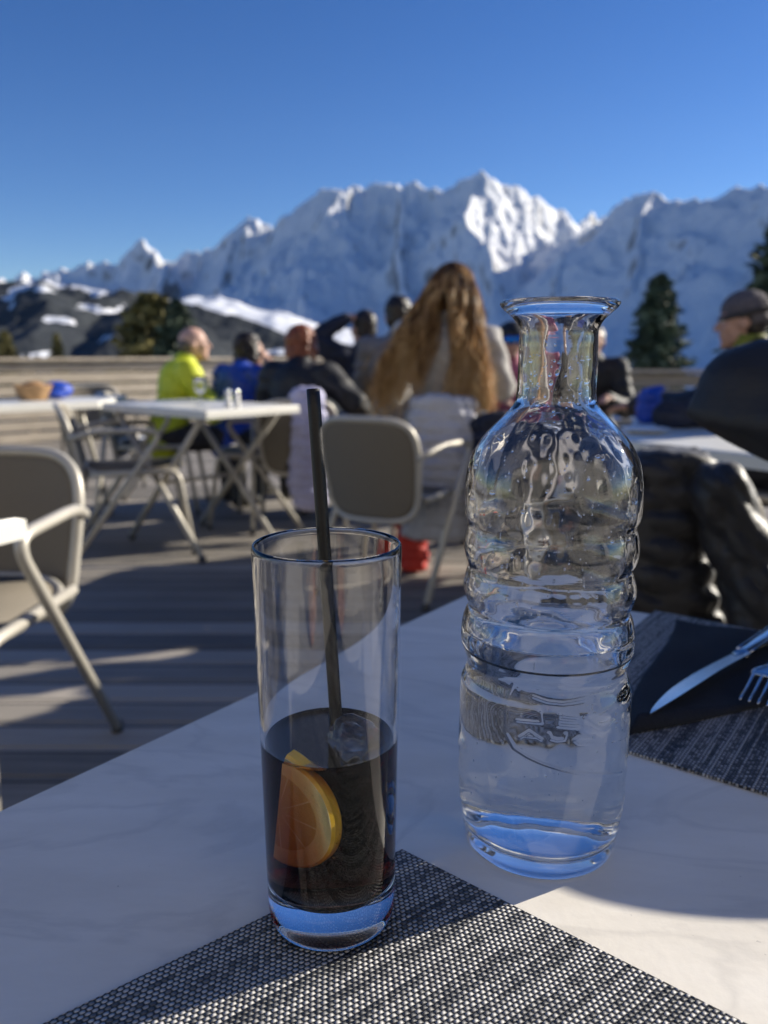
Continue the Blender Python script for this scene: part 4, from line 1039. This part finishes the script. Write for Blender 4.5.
# ---- companion in a padded black jacket, elbow reaching into the frame
def local(loc, face, p, scale=1):
    a = R(face); v = Vector(p)-Vector(loc); return Vector((v.x*math.cos(a)-v.y*math.sin(a), v.x*math.sin(a)+v.y*math.cos(a), v.z))/scale
cl_ = (.85, .83, 0); L_ = lambda p: local(cl_, 208, p)
person(cl_, 208, 'companion in a thick black padded jacket at the right frame edge, elbow sticking out', 'black', 'black', 'skin', 'short', 'hair_dark', lean=5, head=(0, 6), pad=.034, fold=.012, seat=.47,
       er=.050, armR=(L_((.380,.86,.948)), L_((.58,.66,.85)), L_((.9,.3,0))-L_((.8,.9,0))), armL=((-.30,.22,.80), (-.12,.40,.83), (.3,1,0)))
# standing guests added out of frame on the right to shade deck and table
person((1.42, 1.28, 0), 295, 'added terrace guest in charcoal jacket standing unseen behind the companion to shade the table', 'charcoal', 'black', 'skin', 'short', 'hair_dark', lean=0, seat=.86, pad=.045, stand=True)
person((2.1, 3.25, 0), 280, 'added terrace guest in charcoal knitwear standing unseen right of the man in beanie to shade the deck', 'charcoal', 'black', 'skin', 'short', 'hair_dark', lean=0, pad=.03, seat=.86, stand=True)
person((2.6, 4.2, 0), 260, 'added terrace guest in navy jacket standing unseen beyond the long pale table to shade the deck', 'navy', 'black', 'skin', 'bob', 'hair_dark', lean=0, pad=.04, seat=.86, stand=True)

hp = Vector((.50, .558, TZ+.002)); t_h = empty('shade_helmet', hp, R(200), 'added matt black ski helmet, out of frame on the near table, shaping the shadow edge there', 'helmet')  # added out of frame; its dome casts the curved shadow edge on the tabletop
b = MB(); b.ell((0,0,.085), (.108,.128,.105), 24, 16); b.ell((0,-.03,.06), (.106,.105,.06), 20, 12); blob(b, 'shell', M['black'], t_h, .006, 2)
MB().tube([(.104*math.cos(a), .126*math.sin(a), .036+.012*math.sin(a)) for a in [2*math.pi*k/40 for k in range(40)]], .009, 8, closed=True).build('rim', M['charcoal'], t_h)
# ================================================================== coats, bags and small things
def quilt(o, pitch, amp, wr=.006, seed=0, skew=.35):
    """stitched channels and creases pushed into the surface"""
    me = o.data; n = len(me.vertices); co = np.empty(n*3); me.vertices.foreach_get('co', co); co = co.reshape(-1, 3)
    no = np.empty(n*3); me.vertices.foreach_get('normal', no); no = no.reshape(-1, 3)
    ph = (co[:,2]+skew*co[:,0]+.02*np.sin(co[:,0]*14+seed))/pitch
    d = amp*(np.abs(np.sin(np.pi*ph))**.55-.6)
    c1 = 1-2*np.abs(vnoise(co[:,0]*20+seed, co[:,1]*20, co[:,2]*11)-.5)*2; c2 = 1-2*np.abs(vnoise(co[:,0]*50+seed, co[:,1]*50, co[:,2]*40)-.5)*2
    co = co+no*(d+wr*c1+wr*.4*c2)[:, None]; me.vertices.foreach_set('co', co.ravel()); me.update()
def coat(name, loc, rz, w_, h_, d_, m, label, cat, pitch=.075, sleeve=True, seed=1, vox=.007, amp=.012, wr=.006, skew=.35):
    t = empty(name, loc, rz, label, cat); b = MB()
    for k in range(12):
        f = k/11; z = h_*(1-f); ww = w_*(.86+.20*math.sin(f*2.6)+.10*math.sin(f*9+seed)); dd = d_*(.55+.35*math.sin(f*3.0))
        b.ell((.012*math.sin(f*7+seed), -.03*f, z), (ww/2+.03, dd, h_*.085), 20, 10)
    b.caps((-w_*.4, .05, h_-.01), .045, (w_*.4, .05, h_-.01), .045, 12); b.caps((-w_*.35, .075, h_-.05), .04, (w_*.35, .075, h_-.05), .04, 12); b.caps((-w_*.3, .085, h_-.14), .03, (w_*.3, .085, h_-.14), .03, 12)
    o = blob(b, 'coat_body', m, t, vox, 5); quilt(o, pitch, amp, wr, seed, skew)
    if sleeve:
        for s in (-1, 1):
            sv = MB(); p0 = Vector((s*(w_*.5+.01), -.02, h_*.94)); pts = [p0+Vector((s*(.085*math.sin(k*.42)), -.035-.012*k, -h_*.155*k)) for k in range(6)]
            for a, b_ in zip(pts[:-1], pts[1:]): sv.caps(a, .056, b_, .052, 14, .8)
            o = blob(sv, 'sleeve', m, t, vox, 4); quilt(o, pitch, amp, wr, seed+s, .9*s)
    return t
coat('puffer_jacket', (.52, 1.50, .26), R(-10), .17, .52, .10, M['puffer'], 'black glossy puffer jacket draped over a chair just beyond the near table', 'jacket', .060, True, 3, amp=.010, wr=.006, skew=.7)
coat('quilted_coat', (.26, 3.52, .22), R(-4), .28, .56, .07, M['white_coat'], 'white quilted coat hanging on the chair back of the blond woman', 'coat', .10, False, 5, amp=.008)
coat('lavender_jacket', (-.42, 4.38, .20), R(4), .13, .58, .06, M['lav'], 'lavender padded jacket hanging on the chair of the auburn haired person', 'jacket', .11, False, 6, amp=.008)
coat('dark_coat', (.49, 3.46, .10), R(10), .16, .60, .09, M['navy'], 'dark navy coat hanging at the right side of the blond woman', 'coat', .2, False, 8, amp=.006, wr=.012)
# small bag / red item by the chair feet
b = MB(); b.box((0,0,.10), (.15,.14,.20), None, .05); b.tube(arc([(-.07,0,.19), (-.05,0,.30), (.05,0,.30), (.07,0,.19)], .05), .009, 8)
o = blob(b, 'rucksack', M['red'], None, .008, 2, .010, .06); o.location = (.13, 3.62, .01); tag(o, 'bright red rucksack on the deck under the chairs by the blond woman', 'bag')
# things on the crossed-leg table
def shaker(x, y, label):
    t = empty('salt_shaker', (x, y, TH_+.001), 0, label, 'shaker', 'shakers on the crossed-leg table')
    MB().lathe([(.016,0), (.018,.004), (.015,.04), (.012,.066)], 20).build('jar', M['porcelain'], t); MB().lathe([(.0128,.066), (.0135,.069), (.0125,.082), (.006,.088)], 20).build('cap', M['steel'], t)
q = at(226, 408, TH_); shaker(q.x, q.y+.05, 'left white shaker of the pair on the crossed-leg table')
q = at(236, 408, TH_); shaker(q.x, q.y+.03, 'right white shaker of the pair on the crossed-leg table')
def wineglass(x, y, label):
    t = empty('stemmed_glass', (x, y, TH_+.001), 0, label, 'glass', 'stemmed glasses on the crossed-leg table')
    MB().lathe([(.030,0), (.030,.0015), (.006,.005), (.0035,.012), (.0035,.055)], 24).build('stem', GM, t)
    MB().lathe([(.0035,.0555), (.020,.064), (.031,.085), (.032,.11), (.028,.145), (.0265,.145), (.0305,.11), (.0295,.086), (.019,.067), (.001,.059)], 24, capt=True).build('bowl', GM, t)
q = at(198, 406, TH_); wineglass(q.x, q.y+.06, 'stemmed glass on the crossed-leg table in front of the yellow jacket')
# left table: basket and blue hat
q = at(34, 400, TH_)
t = empty('wicker_basket', (q.x, q.y, TH_+.001), 0, 'small wicker basket on the left edge table', 'basket')
MB().lathe([(.07,0), (.085,.02), (.10,.075), (.106,.078), (.100,.085), (.094,.075), (.078,.02), (.01,.012)], 28).build('bowl', M['wicker'], t)
MB().ell((.0,.0,.07), (.07,.05,.035)).build('bread_roll', mat('bread_crust', (.40,.22,.09), .8), t)
b = MB(); b.ell((0,0,.05), (.085,.085,.05)); b.ell((0,-.06,.03), (.06,.05,.02)); o = blob(b, 'cap', M['blue'], None, .006, 2, .004, .04); q = at(58, 399, TH_); o.location = (q.x, q.y, TH_+.002); tag(o, 'royal blue knitted hat lying beside the wicker basket', 'hat')
# right table: blue bag, dark gloves, white plate
b = MB(); b.box((0,0,.06), (.085,.08,.12), None, .03); b.caps((.0,0,.10), .03, (.04,0,.12), .02, 10); o = blob(b, 'pouch', M['blue'], None, .006, 2, .006, .05); q = at(652, 424, TH_); o.location = (q.x, q.y+.05, TH_+.002); tag(o, 'bright blue pouch standing on the long pale table', 'pouch')
b = MB(); b.caps((0,0,.045), .05, (.22,.03,.035), .04, 12, .8); b.caps((.1,0,.06), .045, (.18,.14,.05), .04, 12); o = blob(b, 'glove', M['navy'], None, .008, 2, .008, .06); q = at(672, 430, TH_); o.location = (q.x, q.y+.06, TH_+.002); tag(o, 'dark navy ski gloves heaped beside the blue pouch', 'gloves')
q = at(645, 433, TH_); o = MB().lathe([(.045,0), (.05,.003), (.078,.014), (.08,.016), (.074,.014), (.045,.006), (.001,.005)], 32).build('plate', M['porcelain']); o.location = (q.x, q.y, TH_+.001); tag(o, 'white saucer at the near edge of the long pale table', 'saucer')

# ================================================================== mountain air
hz = MB(); hz.box((0, 6000, 1400), (26000, 14400, 4000)); me = hz.mesh('haze')
hm = bpy.data.materials.new('mountain_air'); hm.use_nodes = True; t_ = hm.node_tree; t_.nodes.remove(t_.nodes['Principled BSDF'])
pv = t_.nodes.new('ShaderNodeVolumePrincipled'); pv.inputs['Color'].default_value = (.55,.75,1,1); pv.inputs['Density'].default_value = 5e-6; pv.inputs['Anisotropy'].default_value = .2
t_.links.new(pv.outputs[0], t_.nodes['Material Output'].inputs['Volume'])
tag(obj('haze', me, hm), kind='stuff')
